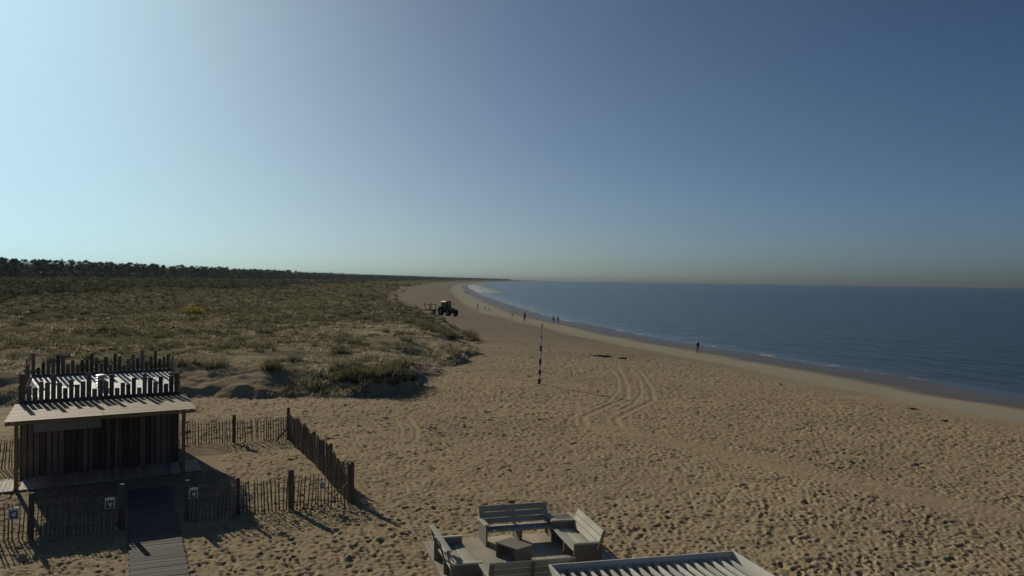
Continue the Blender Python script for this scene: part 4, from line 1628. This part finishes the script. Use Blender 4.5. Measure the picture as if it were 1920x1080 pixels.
def place_marram(x, y, sc, label, group=None, dark=None):
    o = bpy.data.objects.new('marram_tuft', random.choice(MARR[:2] if dark else MARR))
    COL.objects.link(o)
    o.location = (x, y, gz(x, y) - 0.03)
    o.rotation_euler = (0, 0, random.uniform(-0.5, 0.5))
    o.scale = (sc * random.uniform(0.9, 1.3), sc * random.uniform(0.9, 1.3), sc * random.uniform(0.85, 1.15))
    tag(o, label, 'grass tuft', group)


G1 = 'dark marram tufts crowning the near dune edge'
L1 = 'dark green marram tuft on the crest of the dune edge facing the open sand'
for x, y in [(-9.6, 53.2), (-9.0, 53.9), (-8.4, 53.4), (-7.9, 54.4), (-7.4, 55.2), (-8.8, 55.4), (-10.2, 54.1), (-7.0, 56.3), (-6.7, 57.6), (-9.9, 55.8), (-8.1, 56.8), (-10.8, 53.4), (-7.6, 58.6)]:
    place_marram(x, y, random.uniform(0.9, 1.5), L1, G1, True)
G2 = 'big marram tufts on the dune spur'
L2 = 'big bushy marram tuft on the dune spur beside the beach, before the tractor'
for x, y in [(-9.2, 99), (-8.5, 98), (-8.0, 96.5), (-7.3, 95), (-11.3, 103), (-10.6, 104), (-6.8, 93.5), (-12.8, 106), (-5.6, 108), (-5.0, 105), (-4.6, 102), (-9.8, 97)]:
    place_marram(x, y, random.uniform(1.3, 2.2), L2, G2, True)
G3 = 'marram tufts scattered over the dune'
L3 = 'olive marram tuft standing among short pale grass on the open dune'
cnt = 0
while cnt < 70:
    a = R(random.uniform(-31, -6))
    r = 52 + 110 * random.random() ** 1.3
    x, y = r * math.sin(a), r * math.cos(a)
    if float(ground(np.array([x]), np.array([y]), False, True)[2][0]) > 4:
        place_marram(x, y, random.uniform(0.55, 1.1) * (1 + r / 250), L3, G3)
        cnt += 1

# yellow flowering bush
X0, Y0 = -42.5, 113.5
root = empty('flowering_bush', ground_pt(X0, Y0), 0, 'yellow flowering bush standing out of the dull green dune', 'bush')
V, F, t = shrubs(np.array([0, 1.0, -0.9, 0.3]), np.array([0, 0.3, -0.2, 0.6]), np.zeros(4), np.array([1.1, 0.8, 0.8, 0.9]), np.array([1.7, 1.1, 1.0, 1.4]), 260, np.full(4, 0.13), np.full(4, 0.45))
link('foliage', np_mesh('bush_foliage', V, F, M_GORSE, {'tint': t}), root)
m = MB()
for k in range(5):
    a = k * 1.3
    m.tube([(0.1 * math.cos(a), 0.1 * math.sin(a), -0.2), (0.5 * math.cos(a), 0.5 * math.sin(a), 0.7)], [0.04, 0.02], 5)
m.build('stem', M_BARK, root)

# tiny white hut far off in the scrub
x, y = -322, 2750
root = empty('white_house', ground_pt(x, y), R(20), 'tiny white house far away before the wood near the bend', 'house')
root.scale = (1.7, 1.7, 1.7)
MB().box(-1.6, 1.6, -1.3, 1.3, 0, 3.2).build('wall', M_WHITE, root)
m = MB()
m.add([(-1.8, -1.5, 3.2), (1.8, -1.5, 3.2), (1.8, 1.5, 3.2), (-1.8, 1.5, 3.2), (-1.8, 0, 4.3), (1.8, 0, 4.3)], [(0, 1, 5, 4), (2, 3, 4, 5), (0, 4, 3), (1, 2, 5), (0, 3, 2, 1)])
m.build('roof', M_BOARD, root)

# ------------------------------------------------------------------ pine forest
def pine_crown(seed, nl):
    rng = np.random.default_rng(seed)
    parts = []
    for k in range(11):
        a = rng.uniform(0, 6.28)
        cz = rng.uniform(4.0, 11.4)
        rr = rng.uniform(0.1, 2.4) * math.sqrt(max(0.05, 1 - ((cz - 7.5) / 5.2) ** 2))
        n = nl // 11
        V, F, t = clump_arrays(n, rng.uniform(1.3, 2.1), rng.uniform(1.2, 1.9), 0.5, rng, 0.9, 0.2)
        V = V + np.array([rr * math.cos(a), rr * math.sin(a), cz])
        parts.append((V, F, np.clip(t * 0.6 + rng.uniform(0, 0.4), 0, 1)))
    V, F, t = merge(parts)
    return np_mesh('pine_crown', V, F, M_PINE, {'tint': t})


CROWN = [pine_crown(300 + k, 400) for k in range(6)]
m = MB()
m.tube([(0, 0, -0.5), (0.15, 0.05, 4), (0.0, 0.2, 8), (0.1, 0.1, 11)], [0.28, 0.22, 0.16, 0.06], 7)
m.tube([(0.05, 0.1, 6.5), (1.2, 0.6, 8.2)], [0.09, 0.03], 5)
m.tube([(0.0, 0.2, 7.2), (-1.1, -0.7, 9.0)], [0.09, 0.03], 5)
TRUNK = m.mesh('pine_trunk', M_BARK)


def pine(x, y, sc):
    o = empty('pine_tree', (x, y, gz(x, y)), random.uniform(0, 6.28), 'dark maritime pine in the wooded skyline at the left', 'tree', 'pines along the wooded skyline')
    s2 = sc * random.uniform(0.85, 1.15)
    for nm, me in (('crown', random.choice(CROWN)), ('trunk', TRUNK)):
        c = bpy.data.objects.new(nm, me)
        COL.objects.link(c)
        c.parent = o
        c.scale = (s2, s2, sc)


y = 455.0
while y < 1400:
    for row in range(2):
        pine(-356 - row * 9 + random.uniform(-3, 3), y + random.uniform(-3, 3), random.uniform(1.08, 1.2) if random.random() < 0.93 else random.uniform(1.2, 1.27))
    y += random.uniform(4.4, 6.4) * (1 + (y - 455) / 700)

# the rest of the wood, farther back and farther along the coast
n = 9000
Yf = 250 + (RNG.random(n) ** 2.2) * 8000
Xf = -349 - RNG.random(n) ** 1.6 * np.interp(Yf, [250, 1500, 8000], [130, 200, 500]) + np.interp(Yf, [250, 1400, 2500, 4000, 5800, 8200], [0, 0, 20, 55, 190, 330])
near_front = (Yf > 450) & (Yf < 1400) & (Xf > -366)
Xf, Yf = Xf[~near_front], Yf[~near_front]
Zf = ground(Xf, Yf, False)
n = len(Xf)
sc = RNG.uniform(0.98, 1.16, n)
V1, F1, T1 = shrubs(Xf, Yf, Zf + 5.0 * sc, 3.4 * sc * np.interp(Yf, [500, 3000], [1, 1.8]), 7.4 * sc, 46, np.interp(Yf, [250, 1500, 6000], [0.9, 1.4, 2.4]), np.clip(RNG.normal(0.45, 0.25, n), 0, 1))
V2, F2, T2 = shrubs(Xf, Yf, Zf - 0.5, 3.2 * sc, 8.0 * sc, 14, np.interp(Yf, [250, 1500, 6000], [1.0, 1.5, 2.5]), np.clip(RNG.normal(0.3, 0.2, n), 0, 1))
# young trees and bushes along the front of the wood close it down to the ground
Yu = np.exp(RNG.uniform(math.log(380), math.log(5000), 3600))
Xu = -344 - RNG.random(3600) ** 1.5 * 26 + np.interp(Yu, [250, 1400, 2500, 4000, 5800], [0, 0, 20, 55, 190])
hu = RNG.uniform(5.5, 13.8, 3600) * np.interp(Xu, [-370, -344], [1.15, 0.55])
V3, F3, T3 = shrubs(Xu, Yu, ground(Xu, Yu, False) - 0.4, RNG.uniform(2.0, 3.6, 3600) * np.interp(Yu, [500, 4000], [1, 2.2]), hu, 44, np.interp(Yu, [250, 1500, 6000], [0.75, 1.2, 2.5]), np.clip(RNG.normal(0.35, 0.22, 3600), 0, 1))
V, F, t = merge([(V1, F1, T1), (V2, F2, T2), (V3, F3, T3)])
tag(link('pine_forest', np_mesh('pine_forest', V, F, M_PINE, {'tint': t})), kind='stuff')

# ------------------------------------------------------------------ sea air
hz = bpy.data.materials.new('sea_haze')
hz.use_nodes = True
hn, hl = hz.node_tree.nodes, hz.node_tree.links
hn.clear()
pv = hn.new('ShaderNodeVolumePrincipled')
pv.inputs['Color'].default_value = (0.27, 0.32, 0.36, 1)
pv.inputs['Density'].default_value = 0.00007
pv.inputs['Anisotropy'].default_value = 0.3
ho = hn.new('ShaderNodeOutputMaterial')
hl.new(pv.outputs[0], ho.inputs['Volume'])
o = MB().box(-7300, 14800, -600, 14800, -60, 34).build('haze', hz)
tag(o, kind='stuff')
